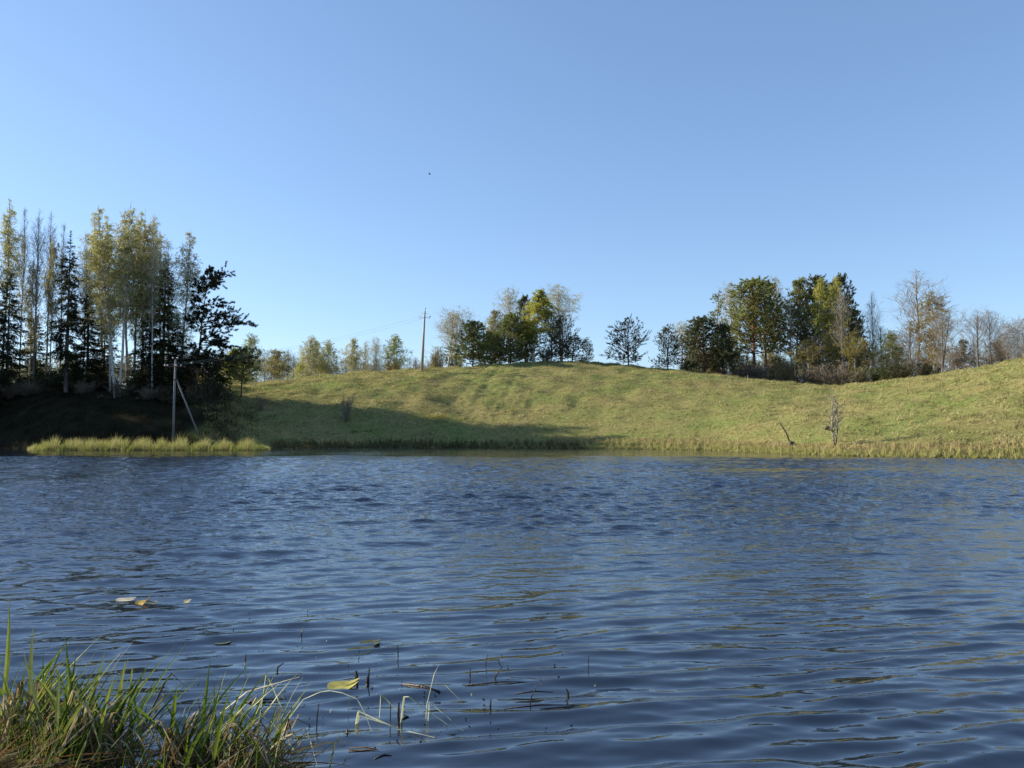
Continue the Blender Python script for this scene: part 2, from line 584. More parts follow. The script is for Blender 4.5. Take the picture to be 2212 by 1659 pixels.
def deciduous(key, lname, H, base, width, seed, bark, twig, leafn, leafs, prim_ang=36, prim_droop=0.10, sec_droop=0.2, ter=3,
              ndens=3.0, r0=None, top_t=0.97, stems=1, twig_w=1.0, ter_droop=0.35, full=0.5):
    rng = np.random.default_rng(seed)
    tb, cb = Buf(), Buf()
    r0 = r0 or (0.006 * H + 0.03)
    for s_ in range(stems):
        T = trunk_line(H * (1 - 0.12 * s_), rng, 0.02 * H / 6, lean=(0 if s_ == 0 else rng.choice([-1, 1]) * H * 0.10))
        tw = np.linspace(1, 0.0, T.shape[1]) ** 0.8 * r0 + 0.012
        tb.add(*tubes(T, tw[None], 7))
        Hs = T[0, -1, 2]
        n1 = int(ndens * H / stems ** 0.5)
        t = np.sort(rng.uniform(0, 1, n1) ** 0.85)
        h = (base + (top_t - base) * t) * Hs
        az = np.arange(n1) * 2.4 + rng.uniform(0, 0.7, n1)
        an = np.radians(rng.normal(prim_ang, 8, n1)) * (1.0 - 0.45 * t)
        D = np.stack([np.sin(an) * np.cos(az), np.sin(an) * np.sin(az), np.cos(an)], -1)
        prof = np.where(t < 0.38, full + (1 - full) * t / 0.38, np.clip(1 - (np.clip(t - 0.38, 0, 1) / 0.62) ** 1.25, 0.0, 1) + 0.02)
        L = width * 1.35 * prof * rng.uniform(0.65, 1.2, n1) + 0.25
        P1 = grow(on_trunk(T, h), D, L, 7, prim_droop, 0.07, rng)
        w1 = (np.minimum(0.25 * r0, 0.010 * L + 0.008))[:, None] * np.linspace(1, 0.15, 7)[None]
        tb.add(*tubes(P1, w1, 4))
        s2, d2, ip, tt = offshoots(P1, 7, 0.15, 1.0, 42, rng, wts=L + 0.25)
        L2 = (0.34 * L[ip] * (1.15 - 0.6 * tt) + 0.25) * rng.uniform(0.6, 1.2, len(ip))
        P2 = grow(s2, d2, L2, 5, sec_droop, 0.12, rng)
        w2 = np.full(len(ip), 0.013 * twig_w)[:, None] * np.linspace(1, 0.3, 5)[None]
        cb.add(*ribbons(P2, w2, rng), 0)
        s3, d3, ip3, tt3 = offshoots(P2, ter, 0.2, 1.0, 40, rng, wts=L2 + 0.1)
        L3 = (0.4 * L2[ip3] + 0.22) * rng.uniform(0.6, 1.3, len(ip3))
        P3 = grow(s3, d3, L3, 4, ter_droop, 0.14, rng)
        w3 = np.full(len(ip3), 0.009 * twig_w)[:, None] * np.linspace(1, 0.4, 4)[None]
        cb.add(*ribbons(P3, w3, rng), 0)
        if leafn > 0:
            for PP, kk in ((P3, leafn), (P2, max(1, leafn // 2))):
                sl_, _, _, _ = offshoots(PP, kk, 0.15, 1.0, 40, rng)
                sl_ = sl_ + rng.normal(0, 0.05, sl_.shape)
                cb.add(*leaf_tris(sl_, leafs * rng.uniform(0.6, 1.35, len(sl_)), rng), 1)
    finish(key, tb, cb, bark, twig, M['leaf'], H, lname)


def pine(key, H, base, width, seed, whorl=0.55, per=5, prof='dome', clump=3, k=12, nl=0.26, nw=0.03, up=0.12, ang=80, sec=6, one_side=0.0,
         bark=None, thin=0.0, stems=1, sag=0.0, lean=0.0, jit=(0.6, 1.12), clump_lo=0.3, flat=0.35, lift=0.45, spr=0.8):
    rng = np.random.default_rng(seed)
    tb, cb = Buf(), Buf()
    for s_ in range(stems):
        T = trunk_line(H * (1 - 0.1 * s_), rng, 0.022 * H / 6, lean=lean + (0 if s_ == 0 else 0.12 * H))
        Hs = T[0, -1, 2]
        tw = np.linspace(1, 0.1, T.shape[1]) ** 0.9 * (0.010 * H + 0.04)
        tb.add(*tubes(T, tw[None], 7))
        nwh = max(4, int(Hs * (1 - base) / whorl))
        t = np.repeat(np.linspace(0, 1, nwh), per)
        n1 = len(t)
        t = np.clip(t + rng.normal(0, 0.4 / nwh, n1), 0, 1)
        h = (base + (0.985 - base) * t) * Hs
        az = rng.uniform(0, 2 * math.pi, n1)
        an = np.radians(rng.normal(ang, 9, n1) - 38 * t ** 1.5)
        D = np.stack([np.sin(an) * np.cos(az), np.sin(an) * np.sin(az), np.cos(an)], -1)
        if prof == 'dome':
            pr = np.sqrt(np.clip(1 - t ** 2.4, 0.01, 1)) * (0.55 + 0.45 * np.minimum(1, t * 4 + 0.3))
        elif prof == 'bush':
            pr = np.clip(1 - t ** 1.7, 0.02, 1) ** 0.7 * (0.8 + 0.2 * np.minimum(1, t * 5))
        elif prof == 'cone':
            pr = (1 - t) ** 0.75 + 0.05
        else:                                   # 'layer': uneven tiers
            pr = np.sqrt(np.clip(1 - t ** 2.0, 0.01, 1)) * (0.45 + 0.55 * np.abs(np.sin(t * 9.0 + seed)))
        L = width * pr * rng.uniform(jit[0], jit[1], n1) + 0.2
        if one_side:
            L = L * (1 + one_side * np.cos(az))
        keep = rng.uniform(0, 1, n1) > thin
        D, L, h = D[keep], L[keep], h[keep]
        P1 = grow(on_trunk(T, h), D, L, 7, -up + sag, 0.06, rng)
        w1 = (0.012 * L + 0.012)[:, None] * np.linspace(1, 0.25, 7)[None]
        tb.add(*tubes(P1, w1, 4))
        s2, d2, ip, tt = offshoots(P1, sec, clump_lo, 1.0, 48, rng, flat=flat, wts=L + 0.2)
        L2 = (0.26 * L[ip] + 0.22) * rng.uniform(0.6, 1.2, len(ip))
        P2 = grow(s2, d2, L2, 4, -up * 1.3, 0.10, rng)
        cb.add(*ribbons(P2, np.full((len(ip), 4), 0.016), rng), 0)
        f = np.linspace(0.45, 1.0, clump)
        C = np.concatenate([P2[:, 1] * (1 - a) + P2[:, 3] * a for a in f] + [P1[:, -1]])
        A = np.concatenate([unit(P2[:, 3] - P2[:, 1])] * clump + [unit(P1[:, -1] - P1[:, -2])])
        A = A + np.array([0, 0, lift])
        cb.add(*needle_tris(C, A, k, nl, nw, rng, spr), 1)
    finish(key, tb, cb, bark or M['pinebark'], M['twig'], M['needle'], H, 'pine')


def spruce(key, H, base, width, seed, droop=0.12, step=0.42, per=6, k=4, thin=0.0):
    rng = np.random.default_rng(seed)
    tb, cb = Buf(), Buf()
    T = trunk_line(H, rng, 0.008 * H / 6)
    tb.add(*tubes(T, (np.linspace(1, 0.06, T.shape[1]) * (0.011 * H + 0.03))[None], 7))
    nwh = int(H * (1 - base) / step)
    t = np.repeat(np.linspace(0, 0.99, nwh), per)
    n1 = len(t)
    h = (base + (1 - base) * np.clip(t + rng.normal(0, 0.25 / nwh, n1), 0, 0.995)) * H
    az = rng.uniform(0, 6.28, n1)
    an = np.radians(rng.normal(98, 7, n1) - 60 * t ** 4)
    D = np.stack([np.sin(an) * np.cos(az), np.sin(an) * np.sin(az), np.cos(an)], -1)
    tier = 0.75 + 0.35 * np.sin(t * nwh * 0.9 + seed) * np.sin(t * 17 + seed)
    L = (width * ((1 - t) ** 0.85) * tier * rng.uniform(0.55, 1.15, n1) + 0.10)
    keep = rng.uniform(0, 1, n1) > thin
    D, L, h = D[keep], L[keep], h[keep]
    P1 = grow(on_trunk(T, h), D, L, 7, droop * 0.55, 0.04, rng)
    P1[:, -2:, 2] += (0.06 * L)[:, None] * np.array([0.5, 1.4])[None]
    tb.add(*tubes(P1, (0.008 * L + 0.01)[:, None] * np.linspace(1, 0.2, 7)[None], 4))
    n_s = 12
    s2, d2, ip, tt = offshoots(P1, n_s, 0.12, 1.0, 55, rng, flat=0.7, wts=L + 0.12)
    L2 = (0.17 * L[ip] * (1.2 - 0.5 * tt) + np.minimum(0.2, 0.25 * L[ip])) * rng.uniform(0.6, 1.3, len(ip))
    P2 = grow(s2, d2, L2, 4, 0.28, 0.1, rng)
    cb.add(*ribbons(P2, np.full((len(ip), 4), 0.03) * np.array([1, 1, 0.8, 0.3])[None], rng), 1)
    C = np.concatenate([P2[:, 1], P2[:, 2], P2[:, 3]])
    A = np.concatenate([unit(P2[:, 2] - P2[:, 1])] * 3) + np.array([0, 0, -0.45])
    nl_ = np.repeat(np.tile(np.clip(L[ip] / 0.9, 0.35, 1), 3), k)[:, None]
    cb.add(*needle_tris(C, A, k, 0.27 * nl_, 0.035 * nl_, rng, 0.6), 1)
    finish(key, tb, cb, M['bark'], M['twig'], M['needle'], H, 'spruce')


def shrub(key, H, width, seed, stems, leafn, leafs, twig, ang=28):
    rng = np.random.default_rng(seed)
    tb, cb = Buf(), Buf()
    az = rng.uniform(0, 6.28, stems)
    an = np.radians(np.abs(rng.normal(0, ang, stems)))
    D = np.stack([np.sin(an) * np.cos(az), np.sin(an) * np.sin(az), np.cos(an)], -1)
    r_ = rng.uniform(0, 0.25 * width, stems)
    S0 = np.stack([r_ * np.cos(az), r_ * np.sin(az), np.full(stems, -0.2)], -1)
    L = H * rng.uniform(0.6, 1.1, stems)
    P1 = grow(S0, D, L, 8, -0.01, 0.06, rng)
    tb.add(*tubes(P1, np.full((stems, 1), 0.006 * H + 0.008) * np.linspace(1, 0.2, 8)[None], 4))
    s2, d2, ip, tt = offshoots(P1, 18, 0.1, 1.0, 32, rng)
    L2 = (0.27 * L[ip]) * rng.uniform(0.5, 1.2, len(ip)) * (1.2 - 0.6 * tt)
    P2 = grow(s2, d2, L2, 4, -0.02, 0.1, rng)
    cb.add(*ribbons(P2, np.full((len(ip), 1), 0.015) * np.linspace(1, 0.4, 4)[None], rng), 0)
    s3, d3, ip3, _ = offshoots(P2, 4, 0.2, 1.0, 38, rng)
    P3 = grow(s3, d3, (0.4 * L2[ip3] + 0.1) * rng.uniform(0.6, 1.3, len(ip3)), 3, 0.03, 0.1, rng)
    cb.add(*ribbons(P3, np.full((len(ip3), 1), 0.012) * np.linspace(1, 0.4, 3)[None], rng), 0)
    if leafn:
        sl_, _, _, _ = offshoots(P3, leafn, 0.1, 1.0, 40, rng)
        sl_ = sl_ + rng.normal(0, 0.04, sl_.shape)
        cb.add(*leaf_tris(sl_, leafs * rng.uniform(0.6, 1.3, len(sl_)), rng), 1)
    finish(key, tb, cb, M['bark'], twig, M['leaf'], H, 'shrub')


# birches in fresh leaf: tall ones of the near wood, smaller ones of the hill and the far belt
for i in range(4):
    deciduous('birch%d' % i, 'birch', 22, (0.26, 0.22, 0.30, 0.24)[i], 2.7, 100 + i, M['birch'], M['twig'], 10, 0.12, 28, 0.05, 0.22, 3, ndens=3.6, ter_droop=0.45, full=0.72)
deciduous('birchthin', 'birch', 21, 0.28, 2.9, 110, M['birch'], M['paletwig'], 5, 0.115, 32, 0.05, 0.18, 3, ndens=3.0)
deciduous('birchdense', 'birch', 20, 0.22, 2.4, 111, M['birch'], M['twig'], 11, 0.13, 30, 0.05, 0.22, 3, ndens=3.6)
for i in range(3):
    deciduous('smallbirch%d' % i, 'birch', 12, 0.16, 2.7, 120 + i, M['birch'], M['twig'], 9, 0.135, 30, 0.05, 0.2, 3, ndens=5.2)
deciduous('smallbirchthin', 'birch', 12, 0.22, 4.0, 130, M['birch'], M['paletwig'], 4, 0.10, 38, 0.06, 0.16, 3, ndens=4.4, stems=2)
deciduous('smallbirchpale', 'birch', 13, 0.20, 3.0, 131, M['birch'], M['paletwig'], 5, 0.11, 34, 0.06, 0.22, 3, ndens=4.6)
deciduous('smallbirchdense', 'birch', 13, 0.12, 2.0, 132, M['birch'], M['twig'], 15, 0.13, 28, 0.04, 0.25, 3, ndens=5.4)
# bare trees
for i in range(3):
    deciduous('bare%d' % i, 'bare', 21, 0.3, 2.6, 140 + i, M['palebark'], M['paletwig'], 0, 0.1, 27, -0.05, -0.04, 4, ndens=3.2, ter_droop=-0.02, twig_w=1.0)
for i in range(3):
    deciduous('smallbare%d' % i, 'bare', 12, 0.16, 2.7, 150 + i, M['bark'], M['twig'], 0, 0.1, 42, -0.07, -0.05, 4, ndens=4.6, ter_droop=-0.03, twig_w=1.1)
deciduous('poplar', 'poplar', 15, 0.25, 3.1, 156, M['palebark'], M['paletwig'], 0, 0.1, 33, -0.09, -0.06, 4, ndens=3.6, ter_droop=-0.04, twig_w=0.9)
deciduous('spread', 'bare', 11, 0.13, 3.6, 157, M['bark'], M['paletwig'], 0, 0.1, 44, -0.08, -0.03, 4, ndens=4.2, stems=2, ter_droop=0.0, twig_w=0.95)
# conifers
for i in range(3):
    spruce('spruce%d' % i, 20, (0.07, 0.09, 0.05)[i], (4.2, 4.8, 5.0)[i], 160 + i, thin=0.12)
spruce('sprucehero', 21, 0.09, 3.3, 170, droop=0.16, step=0.5, thin=0.10)
pine('pinehero', 16, 0.22, 4.6, 180, whorl=0.95, per=8, prof='layer', clump=5, k=19, nl=0.27, nw=0.028, one_side=0.45, thin=0.04, up=0.04, ang=88, sec=9, sag=0.05, lean=1.2, clump_lo=0.3, flat=0.92, lift=0.15)
pine('pineyoung', 7, 0.30, 2.8, 181, whorl=0.42, per=6, clump=3, k=14, sec=6)
for i in range(3):
    pine('bushpine%d' % i, 7.0, 0.05, 3.2, 190 + i, whorl=0.34, per=7, prof='bush', clump=3, k=12, nl=0.25, up=0.09, ang=76, sec=6, nw=0.036)
for i in range(3):
    pine('tallpine%d' % i, 16, (0.30, 0.36, 0.28)[i], 3.5, 200 + i, whorl=0.5, per=6, prof='dome', clump=3, k=13, sec=7, up=0.09, ang=72, nw=0.036, nl=0.28)
pine('tierpine', 15, 0.35, 2.3, 205, whorl=0.7, per=4, prof='layer', clump=3, k=11, sec=6, up=0.05)
for i in range(2):
    pine('openpine%d' % i, 8.5, 0.08, 4.2, 210 + i, whorl=0.60, per=5, prof='bush', clump=3, k=9, nl=0.36, sec=5, up=0.10, ang=82, stems=2, thin=0.15, clump_lo=0.3, lift=1.1, spr=0.45, jit=(0.35, 1.2))
# shrubs
shrub('brownshrub', 3.0, 2.0, 220, 34, 0, 0.1, M['twig'])
shrub('oliveshrub', 3.4, 2.2, 221, 30, 2, 0.11, M['twig'])
shrub('greenshrub', 3.0, 2.2, 222, 30, 5, 0.12, M['twig'], 32)
shrub('barebush', 3.4, 1.4, 223, 16, 0, 0.1, M['twig'], 16)

C_BIRCH = (0.42, 0.41, 0.17)
C_YEL = (0.40, 0.40, 0.09)
C_OLIVE = (0.29, 0.265, 0.095)
C_PALE = (0.44, 0.43, 0.25)
C_GRN = (0.28, 0.31, 0.10)
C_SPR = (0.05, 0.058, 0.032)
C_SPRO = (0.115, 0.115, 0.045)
C_PINE = (0.20, 0.235, 0.085)
C_PINED = (0.115, 0.13, 0.065)
C_PINEY = (0.25, 0.27, 0.095)
C_BRN = (0.16, 0.115, 0.055)


def tree(key, name, cat, xs, ytop, Y, label, color=C_BIRCH, half=None, xtop=None, rot=None, group=None, base_y=None, part='trunk'):
    """xs, ytop: survey position of foot and top; Y metres away; half: crown half-width in survey units"""
    tm, cm, H0, R0 = KIND[key]
    if base_y is not None:
        p = ground_hit(xs, base_y)
        if p is None:
            p = at(xs, base_y, Y + float(np.interp(xs, XD, SHIFT)))
    else:
        p = at(xs, 900, Y + float(np.interp(xs, XD, SHIFT)))
    x, y = p[0], p[1]
    if half and key[:4] in ('bare', 'smal', 'popl', 'spre') and 'birch' not in key:
        half *= 0.8
    z = float(terr(x, y))
    top = at(xtop if xtop is not None else xs, ytop, y)
    H = top[2] - z
    sz = H / H0
    sz = max(sz, 0.5)
    sx = min(half * K * y / FOC / R0, 1.75 * sz) if half else sz
    e = bpy.data.objects.new(name, None)
    COL.objects.link(e)
    e.empty_display_size = 0.3
    e.location = (x, y, z - 0.05)
    h_ = (xs * 7.31 + ytop * 3.17) % 6.28 if rot is None else rot
    lean = math.atan2(top[0] - x, H) if xtop is not None else 0.0
    e.rotation_mode = 'ZYX'
    e.rotation_euler = (0, lean, 0)
    e.rotation_mode = 'XYZ'
    e.rotation_euler = (0, lean, h_) if abs(lean) < 1e-6 else (Matrix_lean(lean, h_))
    e.scale = (sx, sx, sz)
    e['label'] = label
    e['category'] = cat
    if group:
        e['group'] = group
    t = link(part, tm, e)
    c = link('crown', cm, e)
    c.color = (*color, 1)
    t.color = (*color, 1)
    return e


from mathutils import Matrix


def Matrix_lean(lean, h_):
    return (Matrix.Rotation(lean, 3, 'Y') @ Matrix.Rotation(h_, 3, 'Z')).to_euler('XYZ')


BT, PT, ST, BA, SH = ('birch_tree', 'birch'), ('pine_tree', 'pine'), ('spruce_tree', 'spruce'), ('bare_tree', 'bare tree'), ('shrub', 'shrub')
GW, GH, GR, GF = 'trees of the wood on the left bank', 'trees on top of the hill', 'trees behind the dip right of the hill', 'trees of the far belt behind the hill'
TREES = [
    # ---- wood on the left bank
    ('birch0', *BT, 2, 424, 97, 'tall yellowish birch at the very left edge of the wood', C_BIRCH, 30, None, GW),
    ('bare0', *BA, 38, 444, 99, 'tall leafless tree just right of the leftmost birch', C_BRN, 20, None, GW),
    ('bare1', *BA, 70, 448, 96, 'tallest leafless grey tree left of the pointed spruce', C_BRN, 26, None, GW),
    ('bare2', *BA, 96, 455, 98, 'leafless tree behind the slim yellow birch on the left bank', C_BRN, 22, None, GW),
    ('bare0', *BA, 126, 478, 101, 'leafless tree whose top shows just above and left of the pointed spruce', C_BRN, 20, None, GW),
    ('birchdense', *BT, 104, 512, 94, 'slim olive yellow birch between the leafless trees left of the pointed spruce', C_OLIVE, 17, None, GW),
    ('bare1', *BA, 178, 520, 100, 'thin leafless tree between the pointed spruce and the big birches', C_BRN, 20, None, GW),
    ('spruce1', *ST, 12, 580, 92, 'dark ragged spruce cut by the left edge of the photo', C_SPR, 38, None, GW),
    ('sprucehero', *ST, 140, 497, 90, 'tall black green spruce with a pointed spire on the left bank', C_SPR, 33, None, GW),
    ('spruce0', *ST, 186, 618, 93, 'broad dark spruce right of the pointed spire, left of the birches', C_SPR, 36, None, GW),
    ('spruce2', *ST, 222, 690, 97, 'low olive spruce behind the trunks of the two big birches', C_SPRO, 36, None, GW),
    ('spruce2', *ST, 72, 700, 100, 'low dark spruce under the leafless trees at left', C_SPR, 38, None, GW),
    ('spruce0', *ST, 348, 556, 94, 'olive dark spruce with a full skirt behind the utility pole by the water', C_SPRO, 46, None, GW),
    ('spruce2', *ST, 318, 660, 92, 'dark low spruce left of the pole, touching the ground', C_SPR, 34, None, GW),
    ('spruce1', *ST, 380, 700, 92, 'black young spruce directly behind the braced pole', C_SPR, 30, None, GW),
    ('birch1', *BT, 247, 444, 90, 'big birch with a bright white trunk, left one of the leaning pair', C_BIRCH, 37, 214, GW),
    ('birch2', *BT, 257, 446, 90, 'big white trunked birch leaning right, right one of the pair', C_BIRCH, 36, 284, GW),
    ('birch3', *BT, 288, 456, 95, 'yellow birch behind the leaning pair, centre of the birch clump', C_BIRCH, 34, 302, GW),
    ('birchdense', *BT, 304, 469, 93, 'dense dark olive birch on the right of the birch clump', C_OLIVE, 32, 314, GW),
    ('birch0', *BT, 226, 470, 99, 'birch at the back left of the clump with sparse leaves', C_PALE, 34, 200, GW),
    ('birchthin', *BT, 327, 462, 91, 'slender pale birch with a thin white stem left of the utility pole', C_BIRCH, 26, 334, GW),
    ('birchthin', *BT, 362, 515, 97, 'thin leafed birch above the olive dark spruce', C_OLIVE, 30, 362, GW),
    ('birch1', *BT, 388, 498, 93, 'airy light green birch at the right end of the wood', C_PALE, 30, 410, GW),
    ('birch3', *BT, 236, 462, 92, 'birch with a curved dark stem just left of the leaning pair', C_BIRCH, 32, 234, GW),
    ('birch0', *BT, 274, 450, 98, 'pale birch behind the gap between the leaning pair', C_PALE, 34, 262, GW),
    ('birch2', *BT, 322, 476, 98, 'olive birch behind the slender pale birch', C_OLIVE, 26, 330, GW),
    ('birchthin', *BT, 345, 500, 95, 'grey sparse birch above the top of the olive dark spruce', C_PALE, 30, 346, GW),
    ('birchthin', *BT, 190, 500, 96, 'wispy pale birch at the left side of the birch clump', C_PALE, 34, 186, GW),
    ('birchdense', *BT, 60, 560, 98, 'short yellow birch among the leafless trees at far left', C_OLIVE, 20, None, GW),
    ('pinehero', *PT, 423, 563, 90, 'black lopsided pine with long boughs to the right, last tree of the wood', (0.045, 0.052, 0.032), 74, None, GW),
    ('bushpine0', *PT, 436, 762, 93, 'low dark pine spreading at the foot of the lopsided pine', C_PINED, 44, None, GW),
    ('smallbare0', *BA, 400, 735, 112, 'brown leafless tree seen behind the trunk of the lopsided pine', C_BRN, 26, None, GW),
    ('smallbare1', *BA, 372, 760, 116, 'leafless tree behind the dark spruces near the pole', C_BRN, 30, None, GW),
    ('oliveshrub', *SH, 205, 808, 118, 'sunlit yellow olive shrub glimpsed between the spruce trunks', C_YEL, 42, None, None),
    ('oliveshrub', *SH, 452, 800, 118, 'sunlit pale shrub behind the low dark pine', C_YEL, 44, None, None),
    ('brownshrub', *SH, 320, 842, 89, 'dark bare shrub on the bank left of the utility pole', C_BRN, 45, None, None),
    ('brownshrub', *SH, 60, 838, 90, 'dark bare shrub on the bank at far left', C_BRN, 60, None, None),
    ('brownshrub', *SH, 180, 842, 90, 'dark bare shrub under the pointed spruce', C_BRN, 50, None, None),
    ('greenshrub', *SH, 470, 846, 92, 'dark green shrub at the right foot of the wood', C_SPRO, 40, None, None),
    # ---- left shoulder of the hill and the far belt
    ('smallbirch0', *BT, 478, 768, 120, 'yellow green birch showing just right of the lopsided pine', C_YEL, 30, None, GF),
    ('smallbirch1', *BT, 540, 716, 122, 'birch whose leafy top rises over the small orange stemmed pine', C_GRN, 24, None, GF),
    ('smallbirchdense', *BT, 505, 748, 130, 'bright green birch behind and left of the small orange stemmed pine', C_YEL, 26, None, GF),
    ('smallbirch2', *BT, 598, 752, 150, 'olive birch among the brown trees left of the paired birches', C_OLIVE, 34, None, GF),
    ('smallbirch0', *BT, 664, 722, 138, 'rounded pale birch, left one of the tall pair on the far belt', C_PALE, 24, 672, GF),
    ('smallbirch2', *BT, 682, 734, 142, 'birch close behind the left one of the tall pair', C_GRN, 22, None, GF),
    ('smallbirch1', *BT, 708, 730, 138, 'rounded olive birch with a white stem, right one of the tall pair', C_BIRCH, 24, None, GF),
    ('smallbirch1', *BT, 648, 778, 134, 'short yellow birch at the left foot of the tall pair', C_YEL, 20, None, GF),
    ('smallbirch2', *BT, 762, 727, 146, 'greyish green birch, first of the row of four before the hilltop pole', C_PALE, 22, None, GF),
    ('smallbirchpale', *BT, 789, 733, 148, 'narrow pale birch, second of the row of four before the hilltop pole', C_PALE, 14, None, GF),
    ('smallbirchpale', *BT, 812, 724, 146, 'pale birch with a pointed top, third of the row of four before the hilltop pole', C_PALE, 18, None, GF),
    ('smallbirch0', *BT, 850, 719, 144, 'green rounded birch, last of the row of four before the hilltop pole', C_GRN, 24, None, GF),
    ('greenshrub', *SH, 846, 765, 138, 'ochre yellow bush below the last birch of the row of four', (0.22, 0.16, 0.035), 20, None, None),
    ('oliveshrub', *SH, 800, 778, 138, 'olive bush between the birches of the row of four', C_OLIVE, 24, None, None),
    # ---- hill top group
    ('smallbirchthin', *BT, 966, 656, 106, 'sparse pale birch with a forked white trunk at the left end of the hilltop group', C_PALE, 44, 988, GH),
    ('smallbirchpale', *BT, 982, 668, 108, 'thin birch standing right beside the forked white trunk', C_PALE, 26, 975, GH),
    ('oliveshrub', *SH, 944, 742, 110, 'olive bush just right of the hilltop pole', C_OLIVE, 26, None, None),
    ('oliveshrub', *SH, 985, 750, 110, 'olive yellow bush beneath the sparse forked birch', C_BIRCH, 30, None, None),
    ('bushpine0', *PT, 1021, 690, 106, 'dense low pine with branches to the ground, left one of the hilltop pines', C_PINE, 44, 1026, GH),
    ('bushpine1', *PT, 1062, 712, 110, 'dense dark pine behind and right of the leftmost hilltop pine', C_PINE, 36, None, GH),
    ('bushpine2', *PT, 1102, 672, 110, 'dense olive pine in the middle of the hilltop group', C_PINE, 40, None, GH),
    ('bushpine1', *PT, 1136, 690, 113, 'dark pine tucked against the yellow green birch on the hilltop', C_PINED, 30, None, GH),
    ('smallbirch2', *BT, 1070, 666, 114, 'olive brown birch rising behind the left hilltop pines', C_OLIVE, 24, None, GH),
    ('smallbirchpale', *BT, 1098, 616, 115, 'tall brownish birch with a wispy top on the hill', C_PALE, 32, None, GH),
    ('tallpine0', *PT, 1134, 634, 116, 'pine with a pointed spire between the wispy birch and the yellow birch', C_PINED, 24, None, GH),
    ('smallbirchdense', *BT, 1152, 620, 110, 'bright yellow green pointed birch in the middle of the hilltop group', C_YEL, 30, 1170, GH),
    ('smallbirchpale', *BT, 1212, 610, 115, 'tall pale birch with a wide airy crown at the right end of the hilltop', C_PALE, 44, 1206, GH),
    ('openpine1', *PT, 1192, 660, 112, 'dark slim pine right beside the yellow green birch', C_PINED, 24, None, GH),
    ('openpine0', *PT, 1216, 672, 112, 'dark open pine in front of the pale wide birch', C_PINED, 34, None, GH),
    ('openpine1', *PT, 1236, 722, 113, 'small dark pine at the right end of the hilltop group', C_PINED, 34, 1244, GH),
    ('openpine1', *PT, 1268, 768, 115, 'tiny pine seedling peeping over the hilltop', C_PINED, 14, None, GH),
    ('brownshrub', *SH, 1180, 745, 113, 'bare brown bush at the foot of the yellow green birch', C_BRN, 24, None, None),
    # ---- two lone pines
    ('openpine0', *PT, 1359, 677, 111, 'open grey pine standing alone on the slope, left one of two', (0.07, 0.075, 0.05), 44, None, None),
    ('openpine1', *PT, 1444, 697, 109, 'narrow dark pine standing alone on the slope, right one of two', C_PINED, 32, None, None),
    # ---- trees behind the dip
    ('smallbirchpale', *BT, 1474, 690, 112, 'pale sparse birch behind the left side of the black bushy pine', C_PALE, 26, None, GR),
    ('bushpine2', *PT, 1524, 678, 104, 'black bushy round pine on the slope, biggest of the dark ones', C_PINED, 46, 1517, GR),
    ('bushpine0', *PT, 1566, 694, 104, 'narrow black pine leaning on the bushy round one', C_PINED, 26, 1560, GR),
    ('tierpine', *PT, 1543, 624, 118, 'thin tiered pine rising behind the black bushy pine', C_PINE, 26, 1549, GR),
    ('smallbirchpale', *BT, 1584, 604, 116, 'pale birch between the tiered pine and the broad pine', C_PALE, 32, 1578, GR),
    ('tallpine0', *PT, 1630, 594, 112, 'broad full pine with a rounded top right of the pale birch', C_PINEY, 58, None, GR),
    ('tallpine1', *PT, 1655, 600, 116, 'pine close behind the broad full pine', C_PINE, 44, None, GR),
    ('smallbirchpale', *BT, 1682, 592, 120, 'brownish birch just right of the broad full pine', C_OLIVE, 24, None, GR),
    ('tallpine2', *PT, 1718, 594, 114, 'slender pine with a yellow tinged spire in the wood right of the dip', C_PINEY, 34, 1726, GR),
    ('birchthin', *BT, 1712, 640, 112, 'pale stemmed birch under the slender yellow tinged pine', C_OLIVE, 24, None, GR),
    ('tallpine1', *PT, 1772, 588, 116, 'dark pine at the top of the wood, behind the two golden birches', C_PINED, 40, 1764, GR),
    ('tallpine0', *PT, 1812, 586, 115, 'dark pine with a broad head right of the golden birches', C_PINED, 40, 1816, GR),
    ('smallbirch0', *BT, 1780, 598, 111, 'golden green birch, left one of two against the dark pines', C_YEL, 26, 1776, GR),
    ('smallbirch1', *BT, 1800, 592, 111, 'golden green birch, right one of two against the dark pines', C_YEL, 26, 1804, GR),
    ('tallpine2', *PT, 1846, 660, 114, 'lower pine on the right flank of the dark pines', C_PINE, 32, None, GR),
    ('bare2', *BA, 1824, 618, 107, 'bare tree with a pale double stem in front of the dark pines', C_BRN, 32, None, GR),
    ('smallbare0', *BA, 1768, 720, 108, 'brown leafless tree below the golden birches', C_BRN, 40, None, GR),
    ('smallbirch2', *BT, 1748, 730, 108, 'olive undergrowth birch between the pines and the brown bush', C_OLIVE, 30, None, GR),
    ('smallbirch2', *BT, 1850, 712, 106, 'olive leafing tree right of the pale double stem', C_OLIVE, 30, None, GR),
    ('poplar', *BA, 1890, 626, 116, 'thin pale leafless tree standing alone above the saddle bushes', C_BRN, 26, None, GR),
    ('smallbare1', *BA, 1908, 700, 112, 'grey leafless tree beside the thin pale one', C_BRN, 34, None, GR),
    ('smallbirch0', *BT, 1930, 712, 108, 'green leafing tree left of the tall leafless poplar', C_GRN, 30, None, GR),
    ('poplar', *BA, 1990, 578, 106, 'tallest leafless poplar at right with a wide airy crown', C_BRN, 62, None, GR),
    ('smallbirch1', *BT, 2022, 624, 100, 'rusty green birch standing against the leafless poplar', (0.27, 0.22, 0.09), 36, None, GR),
    ('smallbare2', *BA, 1972, 690, 102, 'dark leafless tree at the foot of the leafless poplar', C_BRN, 42, None, GR),
